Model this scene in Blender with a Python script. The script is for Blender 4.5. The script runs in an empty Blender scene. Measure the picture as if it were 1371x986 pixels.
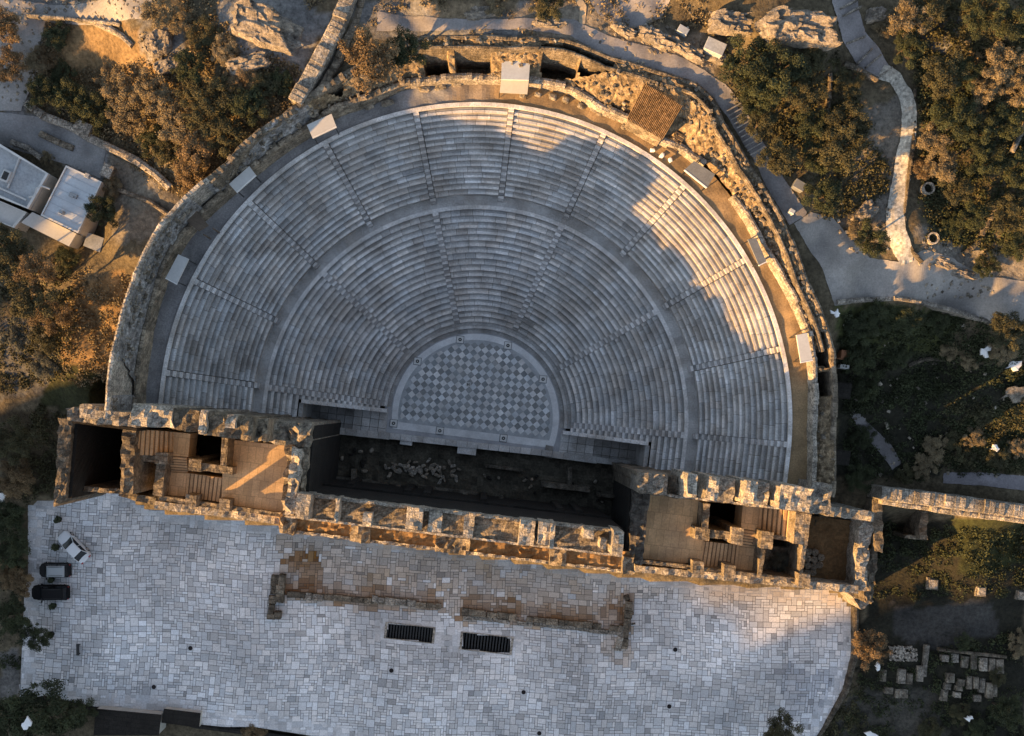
import bpy, math, random
import numpy as np
from mathutils import Vector, noise
random.seed(7); rng = np.random.RandomState(7)
S = bpy.context.scene
COL = S.collection
R_ = math.radians
# ---------------------------------------------------------------- camera, world, sun, exposure
H = 120.0; F = 1284.0; NX = 636.0; NY = 545.0          # camera height, focal length in photo pixels, nadir
cam = bpy.data.cameras.new('camera'); camo = bpy.data.objects.new('camera', cam); COL.objects.link(camo)
camo.location = (0, 0, H); cam.sensor_width = 36; cam.lens = 36*F/1371
cam.shift_x = (685.5-NX)/1371; cam.shift_y = (NY-493)/1371
cam.clip_end = 3000; cam.clip_start = 1
S.camera = camo
SUN_AZ = R_(34); SUN_EL = R_(12)                         # direction the light travels (from +X), elevation
D = Vector((math.cos(SUN_AZ)*math.cos(SUN_EL), math.sin(SUN_AZ)*math.cos(SUN_EL), -math.sin(SUN_EL)))
w = bpy.data.worlds.new('World'); S.world = w; w.use_nodes = True
nt = w.node_tree; bg = nt.nodes['Background']
sky = nt.nodes.new('ShaderNodeTexSky'); sky.sky_type = 'NISHITA'; sky.sun_disc = False
sky.sun_elevation = SUN_EL; sky.sun_rotation = R_(236); sky.air_density = 1.0; sky.dust_density = 0.6; sky.ozone_density = 1.5
hs = nt.nodes.new('ShaderNodeHueSaturation'); hs.inputs['Saturation'].default_value = 0.66; nt.links.new(sky.outputs[0], hs.inputs['Color'])
nt.links.new(hs.outputs[0], bg.inputs[0]); bg.inputs[1].default_value = 0.08
sl = bpy.data.lights.new('sun', 'SUN'); sl.energy = 4.0; sl.angle = R_(0.5); sl.color = (1.0, 0.54, 0.17)
so = bpy.data.objects.new('sun', sl); COL.objects.link(so); so.rotation_euler = D.to_track_quat('-Z', 'Y').to_euler()
S.view_settings.view_transform = 'Standard'; S.view_settings.look = 'None'
S.view_settings.exposure = 2.0; S.view_settings.gamma = 1.0; S.view_settings.use_curve_mapping = False

# ---------------------------------------------------------------- helpers
def P(px, py, z=0.0):
    s = (H-z)/F
    return Vector(((px-NX)*s, (NY-py)*s, z))
def topx(x, y, z):
    s = F/(H-z); return NX+x*s, NY-y*s
T7 = R_(7.0)
U = Vector((math.cos(T7), -math.sin(T7), 0)); V = Vector((math.sin(T7), math.cos(T7), 0))
C0 = P(636.5, 559, 0)
def L(u, v, z): return Vector((C0.x+u*U.x+v*V.x, C0.y+u*U.y+v*V.y, z))
def toL(p):
    d = Vector((p[0]-C0.x, p[1]-C0.y, 0)); return d.dot(U), d.dot(V)
def nz(x, y, z=0.0): return noise.noise(Vector((x, y, z)))

class MB:
    def __init__(s): s.v = []; s.f = []; s.c = []
    def quad(s, a, b, c, d, col=(1, 1, 1)):
        n = len(s.v); s.v += [tuple(a), tuple(b), tuple(c), tuple(d)]; s.f.append((n, n+1, n+2, n+3)); s.c.append(col)
    def poly(s, pts, col=(1, 1, 1)):
        n = len(s.v); s.v += [tuple(p) for p in pts]; s.f.append(tuple(range(n, n+len(pts)))); s.c.append(col)
    def prism(s, pts, zt, zb, col=(1, 1, 1), bottom=False):
        """pts: world xy list ccw or cw; zt scalar or list"""
        n = len(pts)
        a = sum(pts[i][0]*pts[(i+1) % n][1]-pts[(i+1) % n][0]*pts[i][1] for i in range(n))
        zts = list(zt) if hasattr(zt, '__len__') else [zt]*n
        idx = list(range(n))
        if a < 0: idx.reverse()
        top = [(pts[i][0], pts[i][1], zts[i]) for i in idx]; bot = [(pts[i][0], pts[i][1], zb) for i in idx]
        s.poly(top, col)
        for i in range(n):
            j = (i+1) % n; s.quad(bot[i], bot[j], top[j], top[i], col)
        if bottom: s.poly(bot[::-1], col)
    def box(s, c, sx, sy, sz, rz=0, col=(1, 1, 1), bev=0.0):
        """box with base centre c"""
        ca, sa = math.cos(rz), math.sin(rz)
        def w_(x, y): return (c[0]+x*ca-y*sa, c[1]+x*sa+y*ca)
        hx, hy = sx/2, sy/2
        if bev > 0:
            lo = [w_(-hx, -hy), w_(hx, -hy), w_(hx, hy), w_(-hx, hy)]
            hi = [w_(-hx+bev, -hy+bev), w_(hx-bev, -hy+bev), w_(hx-bev, hy-bev), w_(-hx+bev, hy-bev)]
            z0, z1, z2 = c[2], c[2]+sz-bev, c[2]+sz
            for i in range(4):
                j = (i+1) % 4
                s.quad((*lo[i], z0), (*lo[j], z0), (*lo[j], z1), (*lo[i], z1), col)
                s.quad((*lo[i], z1), (*lo[j], z1), (*hi[j], z2), (*hi[i], z2), col)
            s.quad(*[(*p, z2) for p in hi], col=col); s.quad(*[(*p, z0) for p in lo[::-1]], col=col)
        else:
            s.prism([w_(-hx, -hy), w_(hx, -hy), w_(hx, hy), w_(-hx, hy)], c[2]+sz, c[2], col, True)
    def tube(s, a, b, r0, r1=None, n=8, col=(1, 1, 1)):
        a = Vector(a); b = Vector(b); r1 = r0 if r1 is None else r1
        d = (b-a).normalized(); x = d.orthogonal().normalized(); y = d.cross(x)
        A = [a+(x*math.cos(t)+y*math.sin(t))*r0 for t in [2*math.pi*i/n for i in range(n)]]
        B = [b+(x*math.cos(t)+y*math.sin(t))*r1 for t in [2*math.pi*i/n for i in range(n)]]
        for i in range(n): s.quad(A[i], A[(i+1) % n], B[(i+1) % n], B[i], col)
        s.poly(A[::-1], col); s.poly(B, col)
    def build(s, name, m, parent=None, loc=None, weld=False, smooth=False):
        me = bpy.data.meshes.new(name)
        vs = s.v
        if loc is not None: vs = [(x-loc[0], y-loc[1], z-loc[2]) for x, y, z in vs]
        me.from_pydata(vs, [], s.f)
        at = me.attributes.new('col', 'FLOAT_COLOR', 'FACE')
        arr = np.ones((len(s.f), 4), dtype=np.float32)
        if s.c: arr[:, :3] = np.array([c if hasattr(c, '__len__') else (c, c, c) for c in s.c])
        at.data.foreach_set('color', arr.ravel())
        if smooth: me.shade_smooth()
        me.materials.append(m)
        o = bpy.data.objects.new(name, me); COL.objects.link(o)
        if parent is not None: o.parent = parent
        elif loc is not None: o.location = loc
        return o
def tag(o, label=None, cat=None, group=None, kind=None):
    if label: o['label'] = label
    if cat: o['category'] = cat
    if group: o['group'] = group
    if kind: o['kind'] = kind
    return o
def thing(name, label, cat, loc=(0, 0, 0), rz=0, group=None):
    o = bpy.data.objects.new(name, None); COL.objects.link(o); o.location = loc; o.rotation_euler = (0, 0, rz)
    o.empty_display_size = 0.5
    return tag(o, label, cat, group)
def copy_tree(o, parent=None):
    c = o.copy(); COL.objects.link(c)
    if parent is not None: c.parent = parent
    for ch in list(o.children): copy_tree(ch, c)
    return c

# ---------------------------------------------------------------- materials
def mat(name, base, rough=0.85, var=0.35, scale=1.2, fine=9.0, fvar=0.25, tint=None, tscale=0.25, bump=0.0, bscale=4.0, metallic=0.0, spec=0.3, brick=None, attr=True, grit=0):
    """procedural: base colour x 'col' attribute x two noises, optional tint patches, optional masonry joints"""
    m = bpy.data.materials.new(name); m.use_nodes = True; n = m.node_tree.nodes; l = m.node_tree.links
    b = n['Principled BSDF']; b.inputs['Roughness'].default_value = rough; b.inputs['Metallic'].default_value = metallic
    b.inputs['Specular IOR Level'].default_value = spec
    tc = n.new('ShaderNodeNewGeometry')
    def noise_(sc, det=6, rg=0.6):
        t = n.new('ShaderNodeTexNoise'); t.inputs['Scale'].default_value = sc; t.inputs['Detail'].default_value = det
        t.inputs['Roughness'].default_value = rg; l.new(tc.outputs['Position'], t.inputs['Vector']); return t.outputs['Fac']
    def mul(a, bcol, fac=1.0):
        x = n.new('ShaderNodeMix'); x.data_type = 'RGBA'; x.blend_type = 'MULTIPLY'; x.inputs[0].default_value = fac
        if isinstance(a, tuple): x.inputs[6].default_value = (*a, 1)
        else: l.new(a, x.inputs[6])
        l.new(bcol, x.inputs[7]); return x.outputs[2]
    def ramp(fac, lo, hi, p0=0.3, p1=0.7):
        r = n.new('ShaderNodeMapRange'); r.inputs[1].default_value = p0; r.inputs[2].default_value = p1
        r.inputs[3].default_value = lo; r.inputs[4].default_value = hi; l.new(fac, r.inputs[0]); return r.outputs[0]
    cur = base
    if tint:
        x = n.new('ShaderNodeMix'); x.data_type = 'RGBA'; x.inputs[6].default_value = (*base, 1); x.inputs[7].default_value = (*tint, 1)
        l.new(ramp(noise_(tscale, 5), 0, 1, 0.42, 0.62), x.inputs[0]); cur = x.outputs[2]
    if attr:
        a = n.new('ShaderNodeAttribute'); a.attribute_name = 'col'; cur = mul(cur, a.outputs['Color'])
    if var: cur = mul(cur, ramp(noise_(scale), 1-var, 1+var*0.6))
    if fvar: cur = mul(cur, ramp(noise_(fine, 4, 0.7), 1-fvar, 1+fvar*0.6))
    if grit:
        cur = mul(cur, ramp(noise_(grit, 5, .75), .62, 1.18, .42, .58))
    if brick:
        bt = n.new('ShaderNodeTexBrick'); bt.inputs['Scale'].default_value = 1.0
        bt.inputs['Brick Width'].default_value = brick[0]; bt.inputs['Row Height'].default_value = brick[1]
        bt.inputs['Mortar Size'].default_value = brick[2]; bt.inputs['Color1'].default_value = (1, 1, 1, 1)
        bt.inputs['Color2'].default_value = (.72, .72, .72, 1); bt.inputs['Mortar'].default_value = (.35, .33, .3, 1)
        mp = n.new('ShaderNodeMapping'); mp.inputs['Rotation'].default_value = (0, 0, T7); l.new(tc.outputs['Position'], mp.inputs[0])
        # walls: map (x+y, z) so courses run horizontally on both faces
        sp = n.new('ShaderNodeSeparateXYZ'); l.new(mp.outputs[0], sp.inputs[0])
        ad = n.new('ShaderNodeMath'); ad.operation = 'ADD'; l.new(sp.outputs[2], ad.inputs[0]); l.new(sp.outputs[1], ad.inputs[1])
        if brick[3] == 'wall':
            cb = n.new('ShaderNodeCombineXYZ'); l.new(sp.outputs[0], cb.inputs[0]); l.new(ad.outputs[0], cb.inputs[1])
            l.new(cb.outputs[0], bt.inputs['Vector'])
        else: l.new(mp.outputs[0], bt.inputs['Vector'])
        cur = mul(cur, bt.outputs['Color'], 0.75)
    if isinstance(cur, tuple): b.inputs['Base Color'].default_value = (*cur, 1)
    else: l.new(cur, b.inputs['Base Color'])
    if bump:
        bp = n.new('ShaderNodeBump'); bp.inputs['Strength'].default_value = bump; bp.inputs['Distance'].default_value = 0.25
        l.new(noise_(bscale, 8, 0.65), bp.inputs['Height']); l.new(bp.outputs[0], b.inputs['Normal'])
    return m
M = {}
M['marble'] = mat('seat_marble', (.61, .60, .59), 0.7, .26, .5, 7, .35, tint=(.46, .43, .40), tscale=.30)
M['paving'] = mat('plaza_marble', (.69, .685, .69), 0.6, .25, .12, 5, .26)
M['mortar'] = mat('mortar', (.07, .066, .06), 0.95)
M['orch_light'] = mat('orchestra_marble', (.68, .69, .70), .6, .3, .4, 5, .12)
M['orch_dark'] = mat('orchestra_slate', (.30, .315, .32), .6, .3, .6, 5, .15)
M['stone'] = mat('ruin_stone', (.36, .30, .225), .92, .45, .6, 5, .45, tint=(.26, .22, .17), tscale=.45, bump=1, bscale=3.5, brick=(1.1, .55, .03, 'wall'), grit=1.6)
M['stone_pale'] = mat('pale_stone', (.50, .45, .38), .9, .35, .7, 6, .4, tint=(.37, .335, .29), tscale=.6, bump=1, bscale=4, grit=3.0, brick=(1.2, .6, .02, 'wall'))
M['stone_dark'] = mat('dark_shade_stone', (.024, .021, .018), .95, .4, .6, 5, .4, bump=.6, bscale=3, brick=(1.1, .55, .03, 'wall'))  # near-black: paints shade on inner wall faces, plain dark stone elsewhere
M['rubble_top'] = mat('rubble', (.24, .205, .16), .95, .5, .8, 6, .5, tint=(.36, .32, .26), tscale=.9, bump=.9, bscale=3, grit=2)
M['hall'] = mat('hall_paving', (.74, .51, .28), .85, .3, .3, 5, .25, tint=(.60, .43, .26), tscale=.2, brick=(.9, 1.9, .02, 'floor'))
M['hallstep'] = mat('hall_steps', (.58, .40, .23), .85, .25, .5, 5, .25)
M['earth'] = mat('dark_earth', (.075, .066, .05), 1, .5, .4, 4, .5, bump=.6, bscale=3)
M['earth_brown'] = mat('brown_earth', (.20, .125, .06), 1, .4, .35, 4, .35, bump=.4, bscale=3)
M['ground'] = mat('ground', (1, 1, 1), 1, .45, .22, 2.2, .55, bump=.9, bscale=1.6)
M['walk'] = mat('gravel_walk', (.25, .225, .20), .95, .35, .25, 6, .35)
M['path'] = mat('path_dirt', (.31, .29, .27), .95, .35, .3, 5, .25)
M['pathstone'] = mat('white_cobble', (.55, .52, .46), .85, .2, .8, 3.5, .55)
M['roof_white'] = mat('white_roof', (.50, .54, .58), .6, .12, .4, 4, .1)
M['roof_grey'] = mat('grey_roof', (.36, .38, .40), .7, .25, .5, 4, .2)
M['wall_paint'] = mat('pale_plaster', (.5, .48, .44), .8, .15)
M['canopy'] = mat('canopy_sheet', (.52, .52, .51), .6, .1, .4, 4, .08)
M['dark_sheet'] = mat('grey_sheet', (.17, .18, .19), .7, .15)
M['tile'] = mat('roof_tiles', (.26, .17, .09), .85, .3, .8, 5, .3)
M['metal'] = mat('dark_metal', (.05, .05, .05), .5, .1, metallic=.6)
M['wood'] = mat('weathered_wood', (.13, .10, .075), .85, .25)
M['bark'] = mat('bark', (.07, .05, .035), .95, .3)
M['leaf_green'] = mat('leaves_dark_green', (.042, .05, .022), .8, .3, .5, 0, 0)
M['leaf_olive'] = mat('leaves_olive', (.066, .062, .030), .8, .3, .5, 0, 0)
M['leaf_tan'] = mat('leaves_tan', (.19, .15, .088), .8, .3, .5, 0, 0)
M['leaf_rust'] = mat('leaves_rust', (.17, .118, .062), .8, .3, .5, 0, 0)
M['leaf_grey'] = mat('leaves_grey', (.10, .105, .085), .8, .3, .5, 0, 0)
M['white'] = mat('white_sheet', (.8, .8, .8), .6, .05, fvar=.05)
M['rock'] = mat('outcrop_rock', (.36, .31, .25), .95, .45, .5, 4, .5, tint=(.20, .18, .16), tscale=.5, bump=1, bscale=3, grit=1.1)
M['car_white'] = mat('white_car_paint', (.62, .64, .66), .3, 0, fvar=0, spec=.6)
M['car_silver'] = mat('grey_car_paint', (.02, .02, .022), .7, 0, fvar=0, spec=.1)
M['car_roof'] = mat('pale_car_roof', (.30, .32, .33), .4, 0, fvar=0, spec=.3)
M['car_black'] = mat('black_car_paint', (.008, .008, .009), .75, 0, fvar=0, spec=.15)
M['glass'] = mat('car_glass', (.01, .012, .015), .12, 0, fvar=0, spec=.35)
M['tyre'] = mat('tyre_rubber', (.02, .02, .02), .9, 0, fvar=0)
M['lamp'] = mat('lamp_lens', (.6, .6, .58), .2, 0, fvar=0)
M['red'] = mat('tail_lens', (.3, .02, .02), .3, 0, fvar=0)
M['brick'] = mat('brick_red', (.33, .15, .08), .9, .3)

# ---------------------------------------------------------------- ring polylines (traced in photo pixels, each at its own height)
IN_PX = [(180, 560), (183, 535), (190, 470), (203, 405), (222, 352), (245, 312), (270, 285), (305, 254), (340, 224), (372, 199), (407, 176), (450, 146), (494, 131), (541, 112), (587, 106), (640, 104), (671, 105), (710, 108), (764, 118), (804, 144), (842, 160), (887, 188), (911, 196), (961, 236), (998, 286), (1021, 330), (1053, 382), (1083, 446), (1090, 520), (1088, 581), (1087, 660)]
OUT_PX = [(143, 562), (148, 530), (158, 475), (178, 405), (208, 335), (235, 287), (288, 231), (340, 176), (373, 154), (400, 134), (432, 113), (474, 88), (520, 62), (560, 48), (620, 46), (680, 48), (760, 51), (817, 74), (877, 92), (937, 112), (959, 134), (970, 162), (1003, 216), (1049, 291), (1083, 375), (1109, 434), (1119, 470), (1121, 560), (1120, 581), (1119, 660)]
ZIN = 18.3
def zin(th): return float(np.interp(th, [0, 108, 116, 190], [18.3, 18.3, 19.2, 19.2]))
OUT_Z = [(0, 24.9), (.06, 24.7), (.10, 23.8), (.14, 23.3), (.2, 23), (.3, 22), (.36, 21), (.5, 21.5), (.62, 21), (.75, 19.4), (.9, 18.4), (1, 18)]
def zout(th):                        # th local angle in degrees, 190 (west) .. -10 (east)
    t = (190-th)/200
    return float(np.interp(t, [a for a, b in OUT_Z], [b for a, b in OUT_Z]))
def polar_table(px, zf):
    ths, rs = [], []
    for x, y in px:
        z = 20.0
        for _ in range(3):
            p = P(x, y, z); u, v = toL(p); th = math.degrees(math.atan2(v, u)); th = th+360 if th < -90 else th; z = zf(th)
        ths.append(th); rs.append(math.hypot(u, v))
    o = np.argsort(ths); return np.array(ths)[o], np.array(rs)[o]
IN_T = polar_table(IN_PX, zin); OUT_T = polar_table(OUT_PX, zout)
def rin(th): return float(np.interp(th, *IN_T))
def rout(th): return max(float(np.interp(th, *OUT_T)), rin(th)+1.2)
TH0, TH1 = float(IN_T[0][0]), float(IN_T[0][-1])
def LP(r, thdeg, z): a = R_(thdeg); return L(r*math.cos(a), r*math.sin(a), z)

# ---------------------------------------------------------------- terrain
CTRL = [(-150, -100, 15), (0, 0, 14), (0, 130, 12), (230, 0, 19), (350, 60, 21), (300, 200, 18), (400, 110, 20), (230, 270, 15), (200, 320, 13.5), (100, 180, 11), (150, 230, 12), (100, 300, 9.5), (0, 250, 9), (0, 400, 6), (130, 450, 9), (150, 400, 11), (140, 530, 7), (60, 560, 3.5), (-40, 600, 2), (0, 700, .5), (20, 850, -.3), (0, 960, -.6), (100, 985, -.8), (60, 640, 1.2), (-200, 500, 1), (-200, 900, -1),
        (500, 20, 21), (700, 20, 21), (850, 60, 21), (950, 100, 20.5), (1000, 180, 19.5), (1060, 280, 18.7), (1110, 340, 18), (1112, 400, 17.6), (1200, 395, 17), (1371, 420, 16), (1050, 30, 24), (600, -100, 25), (1000, -100, 26), (1200, 100, 21), (1371, 0, 24), (1371, 200, 19), (1200, 300, 18), (1500, 300, 18),
        (1160, 425, 14.5), (1300, 450, 13), (1250, 500, 9), (1371, 520, 10), (1150, 520, 9), (1150, 600, 7), (1250, 620, 8), (1371, 620, 8.5), (1371, 655, 9), (1200, 650, 7.5), (1371, 725, 2), (1190, 720, 1.5), (1200, 850, .3), (1371, 850, .8), (1200, 980, -.4), (1371, 980, 0), (1180, 790, .3), (1500, 850, 0), (1500, 600, 9), (400, 1010, -1.5), (800, 1060, -1), (1100, 1010, -.6), (200, 1000, -1.5), (600, 1100, -2), (1500, 1100, 0), (-200, 1100, -1)]
CW = np.array([(*P(x, y, z)[:2], z) for x, y, z in CTRL])
def terr(x, y):
    x = np.atleast_1d(x).astype(float); y = np.atleast_1d(y).astype(float)
    d2 = (x[:, None]-CW[None, :, 0])**2+(y[:, None]-CW[None, :, 1])**2+4
    ww = d2**-1.7
    return (ww*CW[None, :, 2]).sum(1)/ww.sum(1)
def terrn(x, y):
    z = terr(x, y)
    xs = np.atleast_1d(x); ys = np.atleast_1d(y)
    n = np.array([.45*nz(a*.16, b*.16, 3)+.28*nz(a*.5, b*.5, 7) for a, b in zip(xs, ys)])
    return z+n
def T(x, y): return float(terrn([x], [y])[0])
def inpoly(x, y, poly):
    c = False; n = len(poly); j = n-1
    for i in range(n):
        xi, yi = poly[i]; xj, yj = poly[j]
        if (yi > y) != (yj > y) and x < (xj-xi)*(y-yi)/(yj-yi)+xi: c = not c
        j = i
    return c
PLAZA = [(38, 672), (75, 668), (85, 655), (170, 655), (210, 680), (385, 700), (850, 765), (1125, 790), (1128, 800), (1147, 812), (1144, 880), (1130, 925), (1092, 985), (1060, 1010), (1040, 1060), (600, 1060), (470, 992), (340, 972), (300, 972), (262, 968), (258, 958), (215, 950), (128, 945), (60, 930), (28, 935), (34, 800), (38, 760)]
WING = [(84, 560), (420, 575), (430, 585), (860, 640), (1168, 690), (1160, 800), (850, 752), (380, 690), (84, 655)]   # footprint at low level, pixels at z=0-ish
def plaza_w(): return [P(x, y, 0)[:2] for x, y in PLAZA]
PLW = plaza_w()
FOOTL = []
def infoot(x, y):
    u, v = toL((x, y)); r = math.hypot(u, v); th = math.degrees(math.atan2(v, u)); th = th+360 if th < -90 else th
    if TH0 < th < TH1 and r < rout(th)-.5: return True
    if v < 0 and v > -12 and -31 < u < 40: return v > -11
    return False
def build_wing_foot():
    # world rectangle of the stage building in local coords
    return (-46.5, 43.5, -15.5, -1.5)
def inwing(x, y):
    u, v = toL((x, y))
    return -45.0 < u < 41.5 and -13.8 < v < -1.0
GREY = (.19, .185, .18)
REG = [
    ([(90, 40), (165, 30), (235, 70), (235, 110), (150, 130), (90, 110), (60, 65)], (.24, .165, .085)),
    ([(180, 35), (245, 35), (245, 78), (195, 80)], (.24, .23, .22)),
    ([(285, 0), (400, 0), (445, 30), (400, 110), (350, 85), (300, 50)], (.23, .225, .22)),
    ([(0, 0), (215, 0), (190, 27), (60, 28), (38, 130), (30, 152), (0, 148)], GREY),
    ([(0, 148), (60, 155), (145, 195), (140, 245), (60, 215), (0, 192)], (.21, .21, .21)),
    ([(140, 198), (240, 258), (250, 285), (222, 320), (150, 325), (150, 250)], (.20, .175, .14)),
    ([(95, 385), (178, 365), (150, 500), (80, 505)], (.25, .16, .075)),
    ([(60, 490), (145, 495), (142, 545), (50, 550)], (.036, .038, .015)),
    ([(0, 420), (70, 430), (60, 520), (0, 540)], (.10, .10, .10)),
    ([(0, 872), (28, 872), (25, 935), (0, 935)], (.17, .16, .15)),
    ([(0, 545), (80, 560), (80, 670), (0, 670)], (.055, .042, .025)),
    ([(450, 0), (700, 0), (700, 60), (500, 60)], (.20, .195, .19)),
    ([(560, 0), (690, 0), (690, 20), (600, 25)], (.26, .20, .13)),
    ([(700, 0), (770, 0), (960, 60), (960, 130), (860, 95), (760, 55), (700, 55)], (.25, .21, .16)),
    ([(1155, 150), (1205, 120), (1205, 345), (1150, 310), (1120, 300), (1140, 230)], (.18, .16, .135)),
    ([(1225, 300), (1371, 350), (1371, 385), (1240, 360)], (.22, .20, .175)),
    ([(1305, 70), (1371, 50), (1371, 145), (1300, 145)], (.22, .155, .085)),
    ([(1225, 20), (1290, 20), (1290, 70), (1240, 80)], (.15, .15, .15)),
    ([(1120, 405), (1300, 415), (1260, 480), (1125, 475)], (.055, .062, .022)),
    ([(1120, 470), (1371, 490), (1371, 560), (1300, 570), (1250, 640), (1120, 640)], (.028, .027, .018)),  # deep shade painted in as near-black soil
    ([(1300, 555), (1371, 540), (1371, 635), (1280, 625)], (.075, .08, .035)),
    ([(1150, 690), (1371, 710), (1371, 1000), (1140, 1000), (1160, 830)], (.022, .021, .014)),  # deep shade at lower right put into the ground colour
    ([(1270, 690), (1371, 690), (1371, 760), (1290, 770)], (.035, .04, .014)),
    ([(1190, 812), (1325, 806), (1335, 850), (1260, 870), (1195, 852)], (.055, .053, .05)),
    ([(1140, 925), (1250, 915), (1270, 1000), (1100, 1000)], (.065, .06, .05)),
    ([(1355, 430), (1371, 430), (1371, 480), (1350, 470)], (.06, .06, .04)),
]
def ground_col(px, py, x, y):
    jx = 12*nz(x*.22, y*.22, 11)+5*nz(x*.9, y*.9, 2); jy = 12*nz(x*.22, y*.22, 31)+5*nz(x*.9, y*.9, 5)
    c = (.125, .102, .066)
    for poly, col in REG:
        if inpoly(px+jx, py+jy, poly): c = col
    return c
def build_ground():
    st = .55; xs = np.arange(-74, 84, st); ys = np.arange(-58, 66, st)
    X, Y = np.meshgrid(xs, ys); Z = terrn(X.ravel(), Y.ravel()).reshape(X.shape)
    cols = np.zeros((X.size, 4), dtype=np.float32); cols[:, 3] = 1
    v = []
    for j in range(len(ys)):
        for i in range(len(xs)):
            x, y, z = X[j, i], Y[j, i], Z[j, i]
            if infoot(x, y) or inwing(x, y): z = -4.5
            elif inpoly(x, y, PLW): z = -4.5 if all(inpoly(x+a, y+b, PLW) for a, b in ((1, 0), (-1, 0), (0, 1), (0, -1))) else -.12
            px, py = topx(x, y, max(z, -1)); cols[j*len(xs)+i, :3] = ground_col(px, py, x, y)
            v.append((x, y, z))
    nxx = len(xs)
    f = [(j*nxx+i, j*nxx+i+1, (j+1)*nxx+i+1, (j+1)*nxx+i) for j in range(len(ys)-1) for i in range(nxx-1)]
    # apron out to the horizon
    ring_prev = None
    border = [(i, 0) for i in range(nxx)]+[(nxx-1, j) for j in range(1, len(ys))]+[(i, len(ys)-1) for i in range(nxx-2, -1, -1)]+[(0, j) for j in range(len(ys)-2, 0, -1)]
    cur = [j*nxx+i for i, j in border]
    extra = []
    for k, s in enumerate((1.25, 1.7, 3, 8, 25)):
        new = []
        for i, j in border:
            x, y = X[j, i]*s, Y[j, i]*s
            z = float(terr([x], [y])[0])*(1 if k < 1 else max(0, 1-.3*k)) - .2
            new.append(len(v)); v.append((x, y, z)); extra.append((.085, .075, .05, 1))
        n = len(cur)
        for a in range(n):
            b = (a+1) % n; f.append((cur[a], new[a], new[b], cur[b]))
        cur = new
    cols = np.vstack([cols, np.array(extra, dtype=np.float32)])
    me = bpy.data.meshes.new('ground'); me.from_pydata(v, [], f)
    at = me.attributes.new('col', 'FLOAT_COLOR', 'POINT'); at.data.foreach_set('color', cols.ravel())
    me.materials.append(M['ground']); me.shade_smooth()
    o = bpy.data.objects.new('ground', me); COL.objects.link(o); tag(o, kind='structure')
build_ground()

# the hill the sun goes down behind, unseen to the south-west, ridge shaped for shade
def build_shade_hill():
    d = Vector((math.cos(SUN_AZ), math.sin(SUN_AZ))); nn = Vector((-d.y, d.x)); te = math.tan(SUN_EL)
    kv = [(-400, -60), (-150, 13), (-70, 12.5), (-56, 12), (-52, 9), (-47, 5), (-44, 3.1), (-42, 4.2), (-38, 2.3), (-34, 2.9), (-30, 3.4), (-25, 3.4), (-10, 2.6), (0, .5), (10, -3.5), (16, -6), (19, 6), (27, 6), (30, -7), (38, -7), (42, -4), (44, 6), (47, 10), (60, 10.5), (90, 9), (150, 5), (400, -60)]
    vs = []; fs = []; prof = [(-520, 0), (-380, .35), (-280, .75), (-210, 1), (-170, .7), (-130, .25), (-105, 0)]
    vv = np.arange(-400, 401, 4.0)
    for a in vv:
        k = float(np.interp(a, [q[0] for q in kv], [q[1] for q in kv]))
        zr = k+210*te + .5*nz(a*.1, 0, 5)+.5*nz(a*.3, 1, 5)
        for u, h in prof:
            p = d*u+nn*a; vs.append((p.x, p.y, -3+(zr+3)*h))
    n = len(prof)
    for i in range(len(vv)-1):
        for j in range(n-1): fs.append((i*n+j, i*n+j+1, (i+1)*n+j+1, (i+1)*n+j))
    me = bpy.data.meshes.new('shade_hill'); me.from_pydata(vs, [], fs)
    at = me.attributes.new('col', 'FLOAT_COLOR', 'POINT'); at.data.foreach_set('color', np.tile(np.array([.08, .075, .045, 1], dtype=np.float32), len(vs)))
    me.materials.append(M['ground']); o = bpy.data.objects.new('shade_hill', me); COL.objects.link(o); tag(o, kind='structure')
build_shade_hill()

# ---------------------------------------------------------------- plaza paving: irregular marble slabs
PITS = [[(519, 834), (580, 841), (578, 861), (517, 854)], [(620, 847), (685, 854), (682, 876), (618, 869)]]
PITW = [[P(x, y, 0)[:2] for x, y in q] for q in PITS]
STAINS = [([(378, 742), (425, 748), (438, 795), (382, 795)], (.50, .31, .14), .85), ([(380, 775), (590, 795), (590, 825), (380, 806)], (.62, .42, .24), .65), ([(615, 795), (850, 815), (845, 846), (618, 832)], (.60, .40, .22), .75),
          ([(380, 695), (850, 750), (850, 850), (370, 800)], (.62, .47, .32), .7), ([(810, 790), (850, 795), (848, 895), (800, 870)], (.7, .52, .36), .55), ([(850, 765), (1130, 790), (1128, 810), (850, 800)], (.86, .74, .60), .5), ([(515, 815), (585, 820), (580, 838), (515, 835)], (.55, .52, .5), .6), ([(1050, 890), (1110, 900), (1100, 985), (1040, 950)], (.6, .62, .66), .8)]
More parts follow.
